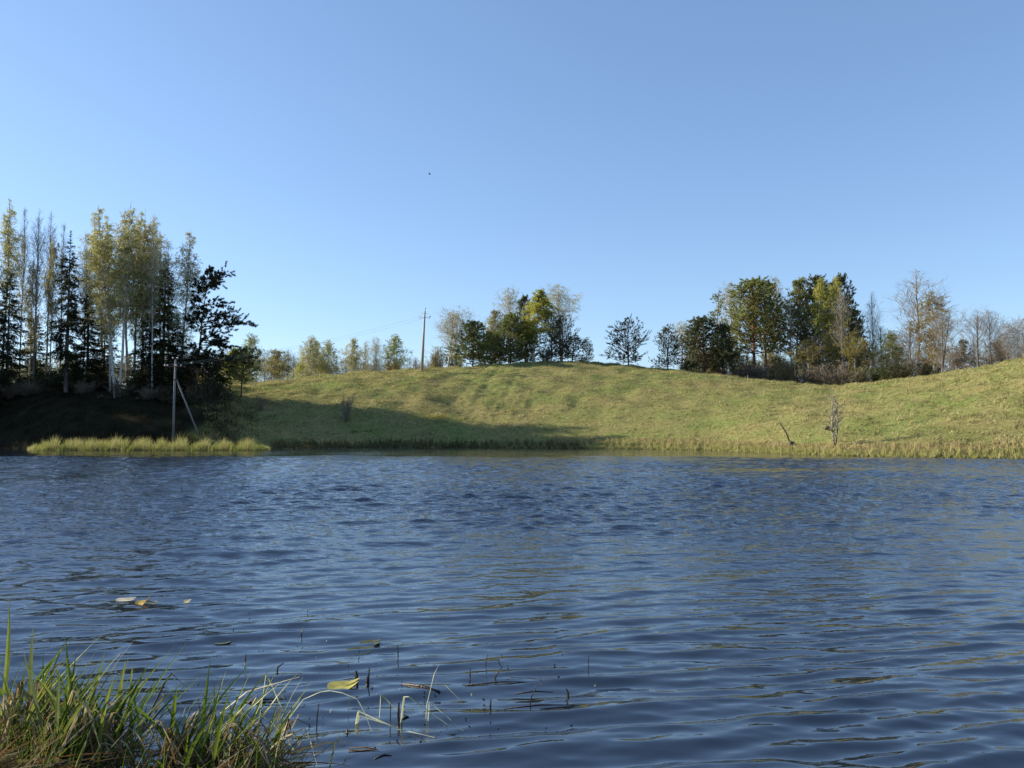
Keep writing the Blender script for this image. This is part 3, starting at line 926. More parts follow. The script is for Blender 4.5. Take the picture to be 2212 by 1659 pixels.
    ('spread', *BA, 2036, 650, 94, 'dark stemmed leafless tree spreading right of the rusty birch', C_BRN, 52, 2052, GR),
    ('spread', *BA, 2116, 654, 92, 'spreading leafless tree with two black stems on the right slope', C_BRN, 48, None, GR),
    ('smallbare0', *BA, 2144, 664, 93, 'leafless tree close right of the two black stems', C_BRN, 34, None, GR),
    ('smallbirchthin', *BT, 2186, 680, 110, 'reddish brown tree second from the right edge', (0.27, 0.19, 0.11), 34, None, GR),
    ('smallbirchthin', *BT, 2216, 672, 106, 'reddish brown tree cut by the right edge', (0.27, 0.19, 0.11), 36, None, GR),
    ('smallbare1', *BA, 2168, 720, 112, 'low leafless tree between the black stems and the reddish trees', C_BRN, 34, None, GR),
    ('brownshrub', *SH, 1812, 768, 101, 'large grey brown bush at the lowest point of the saddle', C_BRN, 54, None, None),
    ('oliveshrub', *SH, 1862, 790, 100, 'olive bush right of the large grey brown bush in the saddle', C_OLIVE, 36, None, None),
    ('greenshrub', *SH, 1900, 786, 100, 'fresh green bush on the right flank of the saddle', (0.07, 0.11, 0.02), 36, None, None),
    ('greenshrub', *SH, 1948, 780, 99, 'dark green bush under the leafless poplar, left one', (0.05, 0.062, 0.02), 40, None, None),
    ('greenshrub', *SH, 1998, 776, 96, 'dark green bush under the leafless poplar, right one', (0.045, 0.05, 0.02), 38, None, None),
    ('brownshrub', *SH, 2085, 764, 98, 'brown bush between the spreading leafless trees', C_BRN, 44, None, None),
    ('brownshrub', *SH, 1640, 770, 106, 'brown bush at the foot of the broad full pine', C_BRN, 52, None, None),
    ('brownshrub', *SH, 1600, 775, 106, 'brown bush right of the narrow black pine', C_BRN, 34, None, None),
    ('brownshrub', *SH, 1752, 776, 103, 'brown bush in the shade under the slender pine', C_BRN, 40, None, None),
    ('brownshrub', *SH, 1486, 762, 110, 'brown bush at the left foot of the black bushy pine', C_BRN, 30, None, None),
    ('oliveshrub', *SH, 1700, 768, 104, 'olive bush under the slender pine trunks', C_OLIVE, 30, None, None),
]
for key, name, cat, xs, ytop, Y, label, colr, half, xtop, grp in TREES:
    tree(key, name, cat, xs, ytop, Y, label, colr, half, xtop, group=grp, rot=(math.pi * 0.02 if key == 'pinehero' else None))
tree('pineyoung', *PT, 521, 742, 96, 'small pine with an orange stem alone on the left shoulder of the hill', C_PINEY, 40, 532, base_y=858)
tree('barebush', *SH, 749, 838, 90, 'leafless bush alone on the lower slope of the hill', C_BRN, 26, base_y=910)
tree('barebush', *SH, 563, 846, 90, 'thin leafless sapling bush below the small orange stemmed pine', C_BRN, 15, base_y=888)

# trees past the left edge: the rest of the wood, whose shade lies on the bank
rng = np.random.default_rng(5)
for i in range(11):
    tree(('spruce0', 'spruce1', 'spruce2')[i % 3], *ST, -60 - i * 62 if i < 9 else -48 - 50 * (i - 9), 470 + 60 * rng.uniform() if i < 9 else 690, 90 + 8 * rng.uniform() if i < 9 else 86.5,
         'dark spruce of the wood beyond the left edge', C_SPR, 46, group='spruces of the wood beyond the left edge')
for xs, Y in ((-92, 83.0), (-66, 84.5)):
    tree('spruce2', *ST, xs, 772, Y, 'low dark spruce at the water beyond the left edge', C_SPR, 40, group='low spruces beyond the left edge')
# far belt, seen over the left shoulder of the hill
kk = 0
for xs in np.arange(462, 945, 15.5):
    yt = float(np.interp(xs, [460, 560, 640, 740, 800, 930], [748, 752, 760, 772, 772, 776])) + rng.uniform(-8, 8)
    key = ('smallbare0', 'smallbare1', 'smallbare2', 'smallbare1', 'smallbirchthin')[kk % 5]
    kk += 1
    nm = BT if 'birch' in key else BA
    tree(key, *nm, xs + rng.uniform(-5, 5), yt, 158 + rng.uniform(0, 26), ('pale thin birch in the far belt behind the left shoulder of the hill' if nm is BT else 'brown leafless tree in the far belt behind the left shoulder of the hill'), C_BRN, 26,
         group=('thin birches of the far belt' if nm is BT else 'leafless trees of the far belt'))
for xs in np.arange(1870, 2260, 24.0):
    key = ('smallbare0', 'smallbare2', 'smallbirch2')[kk % 3]
    nm = BT if 'birch' in key else BA
    tree(key, *nm, xs, 735 + rng.uniform(-12, 12), 150 + rng.uniform(0, 20),
         ('brown leafing tree in the distance behind the right hand trees' if nm is BT else 'leafless tree in the distance behind the right hand trees'), C_BRN, 28,
         group=('distant leafing trees at right' if nm is BT else 'distant leafless trees at right'))
    kk += 1
for xs in np.arange(10, 440, 22.0):
    key = ('smallbare0', 'smallbirch2', 'oliveshrub')[kk % 3]
    nm = BT if 'birch' in key else SH if 'shrub' in key else BA
    tree(key, *nm, xs, 770 + rng.uniform(-14, 20), 128 + rng.uniform(0, 16),
         {'birch': 'olive birch in the sun behind the trunks of the left wood', 'shrub': 'olive bush in the sun behind the trunks of the left wood',
          'bare tree': 'leafless tree in the sun behind the trunks of the left wood'}[nm[1]], C_OLIVE, 28, group=nm[1] + ' row behind the left wood')
    kk += 1

for xs in np.arange(1490, 1880, 19.0):
    key = ('oliveshrub', 'brownshrub', 'smallbirch2', 'greenshrub')[kk % 4]
    nm = BT if 'birch' in key else SH
    colr = (C_OLIVE, C_BRN, C_OLIVE, (0.085, 0.09, 0.03))[kk % 4]
    tree(key, *nm, xs + rng.uniform(-5, 5), 752 + rng.uniform(-16, 14), 112 + rng.uniform(0, 12),
         {'oliveshrub': 'olive bush in the undergrowth beneath the tall pines', 'brownshrub': 'brown bush in the undergrowth beneath the tall pines',
          'smallbirch2': 'young olive birch in the undergrowth beneath the tall pines', 'greenshrub': 'dark green bush in the undergrowth beneath the tall pines'}[key],
         colr, 30, group=key.replace('small', 'young ').replace('2', '').replace('shrub', ' shrub') + ' undergrowth beneath the tall pines')
    kk += 1
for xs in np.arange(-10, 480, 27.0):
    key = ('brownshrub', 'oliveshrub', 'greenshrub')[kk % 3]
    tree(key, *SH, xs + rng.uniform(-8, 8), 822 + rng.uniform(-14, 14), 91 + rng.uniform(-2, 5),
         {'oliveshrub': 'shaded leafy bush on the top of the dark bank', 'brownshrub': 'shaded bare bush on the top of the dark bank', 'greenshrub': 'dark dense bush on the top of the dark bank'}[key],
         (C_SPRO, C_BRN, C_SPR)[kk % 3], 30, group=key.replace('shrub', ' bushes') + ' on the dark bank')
    kk += 1

# ------------------------------------------------------------------ grasses (uncountable)
def blades_mesh(name, B, D, L, W, tint, n=4, bend=0.25, rng=None, label=None, mat_=None):
    """N upright blades: feet B, directions D"""
    P = grow(B, D, L, n, bend, 0.05, rng)
    V, F = ribbons(P, W[:, None] * np.linspace(1, 0.12, n)[None], rng)
    t = np.repeat(tint, n * 2, 0)
    me = mesh_np(name, V, [F], [mat_ or M['tint']], None, False, {'tint': t})
    return link(name, me, kind='stuff', label=label)


rng = np.random.default_rng(11)
# meadow tussocks over the hill
nT = 95000
xs_ = rng.uniform(440, 2330, nT)
tt_ = rng.uniform(0.02, 1.06, nT)
Ys_, Yc_ = np.interp(xs_, XS, YS), np.interp(xs_, XD, YD)
yy = Ys_ + (Yc_ - Ys_) * tt_
xx = (xs_ * K - 512) / FOC * yy
patchn = Waves2D(41, 7.0, 12)(xx, yy * 1.6)
fine = Waves2D(42, 1.8, 14)(xx, yy)
streak = Waves2D(43, 2.2, 16)(xx * 0.35 + yy * 0.5, yy * 1.3 - xx * 0.45)
dry = 0.52 + 0.22 * patchn + 0.16 * fine + 0.20 * streak + rng.normal(0, 0.2, nT)
dry = np.clip(dry, 0, 1)[:, None]
tint = (1 - dry) * np.array([0.145, 0.162, 0.05]) + dry * np.array([0.41, 0.365, 0.185])
tint *= rng.uniform(0.62, 1.32, (nT, 1))
kb = 2
B = np.repeat(np.stack([xx, yy, terr(xx, yy) - 0.02], -1), kb, 0) + rng.normal(0, 0.05, (nT * kb, 3)) * np.array([1, 1, 0])
D = np.stack([0.55 + rng.normal(0, 0.5, nT * kb), -0.25 + rng.normal(0, 0.5, nT * kb), np.full(nT * kb, 0.9)], -1)
tus = 0.10 + 0.13 * np.clip(fine, 0, 1.5)
L = np.repeat(tus, kb) * rng.uniform(0.6, 1.5, nT * kb)
blades_mesh('meadow_grass', B, D, L, np.full(nT * kb, 0.028), np.repeat(tint, kb, 0), 2, 0.3, rng, 'short dry and green meadow grass on the hill')


def shore_strip(name, x0, x1, n, off0, off1, hlo, hhi, c0, c1, label, seed, clump=1.1, front=None):
    r = np.random.default_rng(seed)
    xs = r.uniform(x0, x1, n)
    cl = Waves2D(seed, clump * 10, 9)(xs, xs * 0)
    Ys = np.interp(xs, XS, YS) if front is None else np.interp(xs, front[0], front[1])
    y = Ys + r.uniform(off0, off1, n) + 0.25 * cl
    x = (xs * K - 512) / FOC * y
    z = np.maximum(terr(x, y), -0.12)
    h = (hlo + (hhi - hlo) * r.uniform(0, 1, n)) * (1 + 0.16 * cl) * (1 + 0.22 * Waves2D(seed + 100, 26.0, 9)(xs, y * 6))
    h = h * (0.35 + 0.65 * np.minimum(smooth(x0, x0 + 30, xs), 1 - smooth(x1 - 40, x1, xs)))
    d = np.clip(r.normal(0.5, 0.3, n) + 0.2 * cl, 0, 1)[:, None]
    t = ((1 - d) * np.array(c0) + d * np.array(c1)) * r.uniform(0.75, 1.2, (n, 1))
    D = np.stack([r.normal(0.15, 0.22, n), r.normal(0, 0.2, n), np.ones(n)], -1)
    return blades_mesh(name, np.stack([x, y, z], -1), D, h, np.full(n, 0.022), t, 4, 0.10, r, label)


# sunlit reeds in front of the left bank
FX, FY = [40, 62, 80, 300, 560, 590], [75.5, 73.5, 72.8, 72.6, 73.5, 75.5]
shore_strip('reeds', 62, 585, 15000, 0.0, 5.0, 0.55, 1.05, (0.23, 0.26, 0.065), (0.40, 0.37, 0.17), 'sunlit reed bed in front of the dark left bank', 51, front=(FX, FY))
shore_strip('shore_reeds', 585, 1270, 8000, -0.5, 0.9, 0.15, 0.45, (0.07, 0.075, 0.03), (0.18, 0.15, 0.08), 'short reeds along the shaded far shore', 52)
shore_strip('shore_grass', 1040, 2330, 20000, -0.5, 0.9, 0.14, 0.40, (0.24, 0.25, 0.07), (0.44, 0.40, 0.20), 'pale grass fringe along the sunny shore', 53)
shore_strip('dry_shore_grass', 1180, 2330, 12000, 0.8, 2.6, 0.10, 0.26, (0.24, 0.22, 0.08), (0.48, 0.38, 0.22), 'bleached dry grass above the sunny shore', 54)
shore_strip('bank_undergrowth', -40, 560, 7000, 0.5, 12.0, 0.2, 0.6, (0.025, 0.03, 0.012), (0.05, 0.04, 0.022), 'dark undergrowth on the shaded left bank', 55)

# yellow flowers on the slope
p0 = ground_hit(940, 903)
n = 260
fx = p0[0] + rng.normal(0, 1.4, n)
fy = p0[1] + rng.normal(0, 0.5, n)
Vf, Ff = leaf_tris(np.stack([fx, fy, terr(fx, fy) + 0.16], -1), np.full(n, 0.13), rng)
fo = link('yellow_flowers', mesh_np('yellow_flowers', Vf, [Ff], [M['tint']], None, False, {'tint': np.tile(np.array([0.5, 0.40, 0.03]), (n * 3, 1))}), kind='stuff',
          label='patch of yellow flowers on the lower slope')


# ------------------------------------------------------------------ poles and wires
def thing(name, label, cat, loc, group=None):
    e = bpy.data.objects.new(name, None)
    COL.objects.link(e)
    e.location = loc
    e.empty_display_size = 0.2
    e['label'] = label
    e['category'] = cat
    if group:
        e['group'] = group
    return e


def rod(pts, rad, s=8, caps=True):
    P = np.array(pts, float)[None]
    rad = np.broadcast_to(np.asarray(rad, float), (P.shape[1],))[None]
    V, F = tubes(P, rad, s)
    return V, F


def rod_mesh(name, pts, rad, m, s=8):
    """a closed rod along the points"""
    pts = [np.array(p, float) for p in pts]
    rad = list(np.broadcast_to(np.asarray(rad, float), (len(pts),)))
    e0, e1 = pts[0] + (pts[1] - pts[0]) * 0.002, pts[-1] + (pts[-2] - pts[-1]) * 0.002
    pts = [pts[0], e0] + pts[1:-1] + [e1, pts[-1]]
    rad = [0.0005, rad[0]] + rad[1:-1] + [rad[-1], 0.0005]
    V, F = tubes(np.array(pts)[None], np.array(rad)[None], s)
    return mesh_np(name, V, [F], [m], None, s > 6)


def lathe(name, prof, m, s=12):
    a = np.arange(s) * 2 * math.pi / s
    V = np.stack([np.stack([r * np.cos(a), r * np.sin(a), np.full(s, z)], -1) for r, z in prof]).reshape(-1, 3)
    n = len(prof)
    idx = np.arange(n * s).reshape(n, s)
    F = np.stack([idx[:-1], np.roll(idx, -1, 1)[:-1], np.roll(idx, -1, 1)[1:], idx[1:]], -1).reshape(-1, 4)
    return mesh_np(name, V, [F], [m], None, True)


def box_mesh(name, c, h, m):
    c, h = np.array(c), np.array(h)
    V = np.array([[x, y, z] for x in (-1, 1) for y in (-1, 1) for z in (-1, 1)]) * h + c
    F = np.array([[0, 1, 3, 2], [4, 6, 7, 5], [0, 4, 5, 1], [2, 3, 7, 6], [0, 2, 6, 4], [1, 5, 7, 3]])
    return mesh_np(name, V, [F], [m])


INS = [(0.0, 0.0), (0.035, 0.0), (0.065, 0.03), (0.075, 0.06), (0.05, 0.075), (0.06, 0.10), (0.045, 0.14), (0.0, 0.16)]
ins_white = lathe('insulator', INS, M['porcelain'])
ins_dark = lathe('insulator', INS, M['darkglass'])

p1 = ground_hit(374, 948)
h1 = at(375, 776, p1[1])[2] - p1[2]
pole1 = thing('utility_pole', 'weathered concrete utility pole with a slanting brace at the water edge', 'utility pole', p1)
link('pole', rod_mesh('pole', [(0, 0, -0.5), (0, 0, h1 * 0.5), (0.05, 0, h1)], [0.135, 0.12, 0.095], M['shadedconcrete'], 8), pole1)
pb = ground_hit(433, 941)
br = pb - p1
link('brace', rod_mesh('brace', [(br[0], br[1], br[2] - 0.4), (0.20, 0.03, h1 * 0.74)], [0.10, 0.08], M['shadedconcrete'], 8), pole1)
za = h1 - 0.78
arm = link('crossarm', box_mesh('crossarm', (-0.1, -0.2, za), (0.95, 0.045, 0.045), M['steel']), pole1)
link('brace_clamp', box_mesh('brace_clamp', (0.10, -0.16, h1 * 0.74), (0.17, 0.04, 0.07), M['steel']), pole1)
att1 = []
for xo in (-0.98, -0.70, 0.22, 0.72):
    link('insulator', ins_white, arm, (xo, -0.2, za + 0.05)).scale = (1.1, 1.1, 1.1)
    att1.append(p1 + np.array([xo, -0.2, za + 0.2]))
link('top_bracket', box_mesh('top_bracket', (0.03, 0.0, h1 + 0.03), (0.30, 0.03, 0.03), M['steel']), pole1)
for xo in (-0.24, 0.26):
    link('insulator', ins_white, pole1, (xo, 0, h1 + 0.063)).scale = (1.1, 1.1, 1.1)

p2 = ground_hit(911, 801)
if p2 is None:
    p2 = at(911, 801, 117.0)
p2 = np.array([p2[0], p2[1], float(terr(p2[0], p2[1]))])
h2 = at(917, 672, p2[1])[2] - p2[2]
dx2 = (917 - 911) * K * p2[1] / FOC
pole2 = thing('utility_pole', 'slim concrete utility pole standing against the sky on the hilltop', 'utility pole', p2)
link('pole', rod_mesh('pole', [(0, 0, -0.6), (dx2 * 0.5, 0, h2 * 0.5), (dx2, 0, h2)], [0.23, 0.175, 0.115], M['concrete'], 8), pole2)
link('top_pin', rod_mesh('top_pin', [(dx2 + 0.04, 0, h2 - 0.15), (dx2 + 0.10, 0, h2 + 0.42)], [0.035, 0.03], M['steel'], 6), pole2)
link('insulator', ins_dark, pole2, (dx2 + 0.11, 0, h2 + 0.36))
z2 = h2 - 0.95
att2 = []
for sx_ in (-1, 1):
    hk = link('hook', rod_mesh('hook', [(dx2 + sx_ * 0.05, -0.1, z2), (dx2 + sx_ * 0.45, -0.1, z2 - 0.02), (dx2 + sx_ * 0.62, -0.1, z2 - 0.16), (dx2 + sx_ * 0.74, -0.1, z2 - 0.10), (dx2 + sx_ * 0.75, -0.1, z2 + 0.03)],
                              0.026, M['steel'], 6), pole2)
    link('insulator', ins_dark, hk, (dx2 + sx_ * 0.75, -0.1, z2 + 0.02)).scale = (1.25, 1.25, 1.4)
    att2.append(p2 + np.array([dx2 + sx_ * 0.75, -0.1, z2 + 0.15]))
for i, (a, b_) in enumerate(((att2[0], att1[1]), (att2[1], att1[3]))):
    t = np.linspace(0, 1, 24)[:, None]
    P = a[None] * (1 - t) + b_[None] * t
    P[:, 2] -= 4 * 0.75 * (t * (1 - t))[:, 0]
    V, F = tubes(P[None], np.full((1, 24), 0.007), 5)
    link('power_line', mesh_np('power_line', V, [F], [M['wire']]), None,
         label=('thin power line from the left hook of the hilltop pole to the braced pole', 'thin power line from the right hook of the hilltop pole to the braced pole')[i],
         category='power line', group='power lines between the two poles')

# wire fence at the edge of the far belt
fen = thing('wire_fence', 'low pale wire fence in front of the far trees left of the hill', 'fence', at(470, 860, 128) * np.array([1, 1, 0]))
f0 = np.array(fen.location)
pts = []
for i, xs in enumerate(np.linspace(470, 690, 12)):
    y = 128 + i * 0.6
    x = (xs * K - 512) / FOC * y
    zt = at(xs, float(np.interp(xs, [470, 690], [824, 815])), y)[2]
    zg = float(terr(x, y))
    link('post', rod_mesh('post', [(x - f0[0], y - f0[1], zg - 0.3), (x - f0[0], y - f0[1], zt + 0.08)], 0.05, M['palebark'], 6), fen)
    pts.append((x - f0[0], y - f0[1], zt))
for dz in (0.0, -0.35):
    V, F = tubes(np.array([[a + np.array([0, -0.06, dz]) for a in np.array(pts)]]), np.full((1, 12), 0.022), 4)
    link('fence_wire', mesh_np('fence_wire', V, [F], [M['porcelain']]), fen)

# ------------------------------------------------------------------ right shore details
a, b_ = ground_hit(1711, 962), at(1684, 912, 68)
a = at(1711, 968, 65.3) if a is None else a
mid = at(1699, 936, a[1])
stk = thing('dead_trunk', 'dark dead stick leaning left over the shore grass', 'dead trunk', a)
link('stem', rod_mesh('stem', [(0, 0, -0.3), (mid - a) * np.array([1, 0, 1]), ((at(1690, 922, a[1]) - a) * np.array([1, 0, 1])), ((at(1684, 912, a[1]) - a) * np.array([1, 0, 1]))], [0.07, 0.06, 0.05, 0.04], M['deadwood'], 7), stk)
link('stump', rod_mesh('stump', [(0.12, -0.1, -0.3), (0.0, -0.12, 0.25), (-0.15, -0.15, 0.3), (-0.3, -0.2, -0.2)], [0.16, 0.17, 0.14, 0.1], M['deadwood'], 7), stk)

q = ground_hit(1803, 962)
rng = np.random.default_rng(71)
tb, cb = Buf(), Buf()
su = K * q[1] / FOC                         # metres per survey unit there
stems = [[(0, 0, -0.2), (-2 * su, 0, 14 * su), (-5 * su, 0, 30 * su), (-4 * su, 0, 60 * su), (-3 * su, 0, 95 * su)],
         [(3 * su, 0.1, -0.2), (5 * su, 0.1, 14 * su), (8 * su, 0.1, 36 * su), (9 * su, 0.1, 62 * su), (10 * su, 0.1, 92 * su)],
         [(2 * su, 0.0, 0.1), (5 * su, -0.05, 16 * su), (1 * su, -0.05, 24 * su), (-3 * su, -0.05, 30 * su), (-5 * su, 0, 36 * su)]]
P = np.array(stems)
tb.add(*tubes(P, np.array([0.06, 0.055, 0.05, 0.035, 0.015])[None] * np.array([1.1, 1.0, 0.6])[:, None], 7))
s2, d2, ip, t_ = offshoots(P[:2], 26, 0.3, 1.0, 40, rng)
P2 = grow(s2, d2, rng.uniform(0.5, 1.5, len(ip)), 6, -0.05, 0.08, rng)
cb.add(*ribbons(P2, np.full((len(ip), 1), 0.026) * np.linspace(1, 0.3, 6)[None], rng))
s3, d3, ip, t_ = offshoots(P2, 5, 0.2, 1.0, 35, rng)
P3 = grow(s3, d3, rng.uniform(0.2, 0.5, len(ip)), 4, -0.03, 0.08, rng)
cb.add(*ribbons(P3, np.full((len(ip), 1), 0.016) * np.linspace(1, 0.4, 4)[None], rng))
alder = thing('alder_sapling', 'bare young tree with two pale stems on the sunny right shore', 'bare tree', q)
alb = bark_mat('alder_bark', [(0.42, (0.06, 0.05, 0.045)), (0.5, (0.45, 0.42, 0.36)), (0.8, (0.58, 0.54, 0.46))], (2, 2, 4),
               (2.0, [(0.0, (0.3, 0.27, 0.25)), (0.34, (0.6, 0.57, 0.54)), (0.5, (1, 1, 1)), (1.0, (1, 1, 1))]))
link('trunk', tb.mesh('trunk', [alb], True), alder)
link('crown', cb.mesh('crown', [M['paletwig']]), alder)
Vc, Fc = leaf_tris(rng.normal(0, 0.10, (60, 3)) + np.array([-15 * su, 0, 37 * su]), np.full(60, 0.16), rng)
br_ = Buf()
br_.add(*rod([(-15 * su, 0, 37 * su), (-10 * su, 0, 39 * su), (-5 * su, 0, 37 * su)], 0.02, 5))
br_.add(Vc, Fc)
link('broken_branch', br_.mesh('broken_branch', [M['deadwood']]), alder)

# marker stake in the grass above the slope
q = ground_hit(1615, 826)
if q is None:
    q = at(1615, 826, 118)
stake = rod_mesh('stake', [(0, 0, -0.2), (0.02, 0, 0.5), (0.03, 0, 0.95)], [0.05, 0.05, 0.045], M['palebark'], 6)
link('stake', stake, None, q, label='short pale stake in the grass in front of the brown bushes', category='stake')

# the bird in the sky
c = at(928, 376, 120.0)
bird = thing('bird', 'tiny dark bird gliding high in the empty sky', 'bird', c)
link('body', rod_mesh('body', [(-0.22, 0, 0), (-0.1, 0, 0.01), (0.08, 0, 0.0), (0.24, 0, -0.03)], [0.02, 0.06, 0.065, 0.02], M['feather'], 8), bird)
for s_ in (-1, 1):
    Vw = np.array([[-0.12, s_ * 0.04, 0.01], [0.12, s_ * 0.04, 0.01], [0.02, s_ * 0.30, 0.12], [-0.08, s_ * 0.28, 0.12], [-0.1, s_ * 0.52, 0.06]])
    Vw = np.concatenate([Vw, Vw + np.array([0, 0, -0.012])])
    Fw3 = np.array([[3, 2, 4], [8, 9, 7]])
    Fw4 = np.array([[0, 1, 2, 3], [5, 8, 7, 6], [0, 5, 6, 1], [1, 6, 7, 2], [2, 7, 9, 4], [4, 9, 8, 3], [3, 8, 5, 0]])
    link('wing', mesh_np('wing', Vw, [Fw4, Fw3], [M['feather']]), bird)

# ------------------------------------------------------------------ near bank: sedge
def blade_mesh(name, pts, w, fold=0.3, tip=0.05, wprof=None):
    """one sedge blade: a folded ribbon with a keel, along the points, slightly thick"""
    P = np.array(pts, float)
    n = len(P)
    T, B1, B2 = frames(P[None])
    T, B1, B2 = T[0], B1[0], B2[0]
    ww = w * (np.clip(np.linspace(0.75, 1.0, n), 0, 1) * np.clip((1 - np.linspace(0, 1, n)) * 3.0, tip, 1) if wprof is None else np.array(wprof))[:, None]
    V = np.stack([P - B1 * ww * 0.5 + B2 * ww * fold * 0.5, P - B2 * ww * fold * 0.2, P + B1 * ww * 0.5 + B2 * ww * fold * 0.5], 1).reshape(-1, 3)
    idx = np.arange(n * 3).reshape(n, 3)
    F = np.concatenate([np.stack([idx[:-1, i], idx[:-1, i + 1], idx[1:, i + 1], idx[1:, i]], -1) for i in (0, 1)])
    return mesh_np(name, V, [F], [M['blade']], None, False)


rng = np.random.default_rng(91)
GB, DB = [], []
for i in range(9):
    lean, curve = rng.uniform(0.05, 0.45), rng.uniform(0.02, 0.35)
    t = np.linspace(0, 1, 9)
    GB.append(blade_mesh('blade', np.stack([lean * t + curve * t ** 2.5, rng.normal(0, 0.05) * t, t * (1 - 0.12 * curve)], -1), 0.034))
for i in range(7):
    t = np.linspace(0, 1, 9)
    k0 = rng.uniform(0.4, 0.8)
    up = np.minimum(t, k0)
    dn = np.maximum(t - k0, 0)
    dirx = rng.uniform(0.5, 1.0)
    DB.append(blade_mesh('dry_blade', np.stack([0.25 * up + dirx * dn, rng.normal(0, 0.1) * t, up * 0.95 - dn * rng.uniform(0.2, 1.0)], -1), 0.028, 0.5))
TUFTS = [(-2.98, 4.85, 1.0, 40, 'tallest sedge tuft at the left edge'), (-2.82, 4.50, 0.72, 40, 'leafy sedge tuft in the bottom left corner'),
         (-2.66, 4.78, 0.70, 34, 'sedge tuft with dry bent blades right of the tallest one'), (-2.46, 4.42, 0.70, 48, 'dense bright green sedge tuft at the bottom edge'),
         (-2.36, 4.70, 0.74, 38, 'upright sedge tuft standing at the water line'), (-2.30, 4.44, 0.66, 26, 'sedge tuft with one tall dark blade beside the gap of open water'),
         (-2.02, 4.26, 0.26, 14, 'short sedge tuft at the foot of the gap of open water'), (-1.82, 4.42, 0.72, 44, 'sedge tuft leaning right with straw coloured blades'),
         (-1.64, 4.36, 0.70, 44, 'green sedge tuft leaning right at the bottom edge'), (-1.52, 4.60, 0.62, 34, 'loose sedge tuft of crossed pale blades in the water'),
         (-1.36, 4.42, 0.46, 22, 'rightmost small sedge tuft at the bottom edge')]
green = np.array([[0.10, 0.15, 0.02], [0.14, 0.20, 0.025], [0.06, 0.10, 0.02], [0.20, 0.24, 0.05], [0.13, 0.16, 0.06]])
straw = np.array([[0.36, 0.29, 0.15], [0.26, 0.20, 0.11], [0.17, 0.12, 0.07], [0.42, 0.36, 0.24], [0.24, 0.13, 0.05]])
for ti, (x, y, h, nb, lab) in enumerate(TUFTS):
    z = max(float(terr(x, y)), -0.05)
    e = thing('sedge_tuft', lab, 'sedge', (x, y, z), 'sedge tufts on the near bank')
    right = x > -1.95
    for k_ in range(int(nb * 1.5)):
        isdry = rng.uniform() < (0.5 if right else 0.36)
        me = (DB if isdry else GB)[rng.integers(0, 7)]
        bl = link('dry_blade' if isdry else 'blade', me, e)
        r_, a_ = 0.13 * math.sqrt(rng.uniform()), rng.uniform(0, 6.28)
        bl.location = (r_ * math.cos(a_) * 1.3, r_ * math.sin(a_), -0.03)
        yaw = rng.normal(0.0, 0.9) if rng.uniform() < 0.8 else rng.normal(math.pi, 0.6)
        bl.rotation_euler = (rng.normal(0, 0.08), rng.normal(0.10 if not right else 0.22, 0.13), yaw)
        ln = min(0.9, h) * (rng.uniform(0.5, 1.0) if not isdry else rng.uniform(0.55, 1.0))
        wd = rng.uniform(0.6, 1.15) / 1.0
        bl.scale = (ln, wd * 1.0 if False else ln, ln)
        cc = (straw if isdry else green)[rng.integers(0, 5)] * rng.uniform(0.8, 1.2)
        bl.color = (*cc, 1)
# fine low growth and dead litter between the tufts
n = 450
x = rng.uniform(-3.4, -1.25, n)
y = rng.uniform(3.7, 4.75, n)
y = np.minimum(y, near_shore(x) - 0.02 + rng.normal(0, 0.04, n))
z = np.maximum(terr(x, y), -0.03)
hh = rng.uniform(0.12, 0.42, n)
D = np.stack([rng.normal(0.25, 0.35, n), rng.normal(0, 0.3, n), np.ones(n)], -1)
d = (rng.uniform(0, 1, n) < 0.35)[:, None]
tint = np.where(d, straw[rng.integers(0, 5, n)], green[rng.integers(0, 5, n)]) * rng.uniform(0.6, 1.1, (n, 1))
blades_mesh('undergrowth_grass', np.stack([x, y, z], -1), D, hh, np.full(n, 0.0055), tint, 5, 0.12, rng, 'fine green and dry grass between the sedge tufts')
n = 1300
x = rng.uniform(-3.4, -1.3, n)
y = rng.uniform(3.7, 4.9, n)
z = np.maximum(terr(x, y), 0.0) + rng.uniform(0.005, 0.08, n)
D = np.stack([rng.normal(0.6, 0.6, n), rng.normal(0, 0.6, n), rng.normal(0.1, 0.22, n)], -1)
tint = straw[rng.integers(0, 5, n)] * rng.uniform(0.25, 0.8, (n, 1))
blades_mesh('dead_grass_litter', np.stack([x, y, z], -1), D, rng.uniform(0.12, 0.45, n), np.full(n, 0.0065), tint, 5, 0.1, rng, 'flattened dead grass on the near bank')


# ------------------------------------------------------------------ bent stems, stalks, lily pads and twigs in the near water
def z7(x, y):
    return ((780 + x * 0.1808) * 0.864, (1660 + y * 0.1808) * 0.864)


def z6(x, y):
    return ((380 + x * 0.1899) * 0.864, (1680 + y * 0.1899) * 0.864)


def z2(x, y):
    return ((560 + x * 0.2893) * 0.864, (1560 + y * 0.2893) * 0.864)


def z3(x, y):
    return ((1100 + x * 0.2893) * 0.864, (1540 + y * 0.2893) * 0.864)


def spline(P, per=5):
    """denser polyline that keeps its kinks"""
    o_ = [P[0]]
    for a_, b2 in zip(P[:-1], P[1:]):
        for i_ in range(1, per + 1):
            f_ = i_ / per
            o_.append(a_ * (1 - f_) + b2 * f_)
    return np.array(o_)


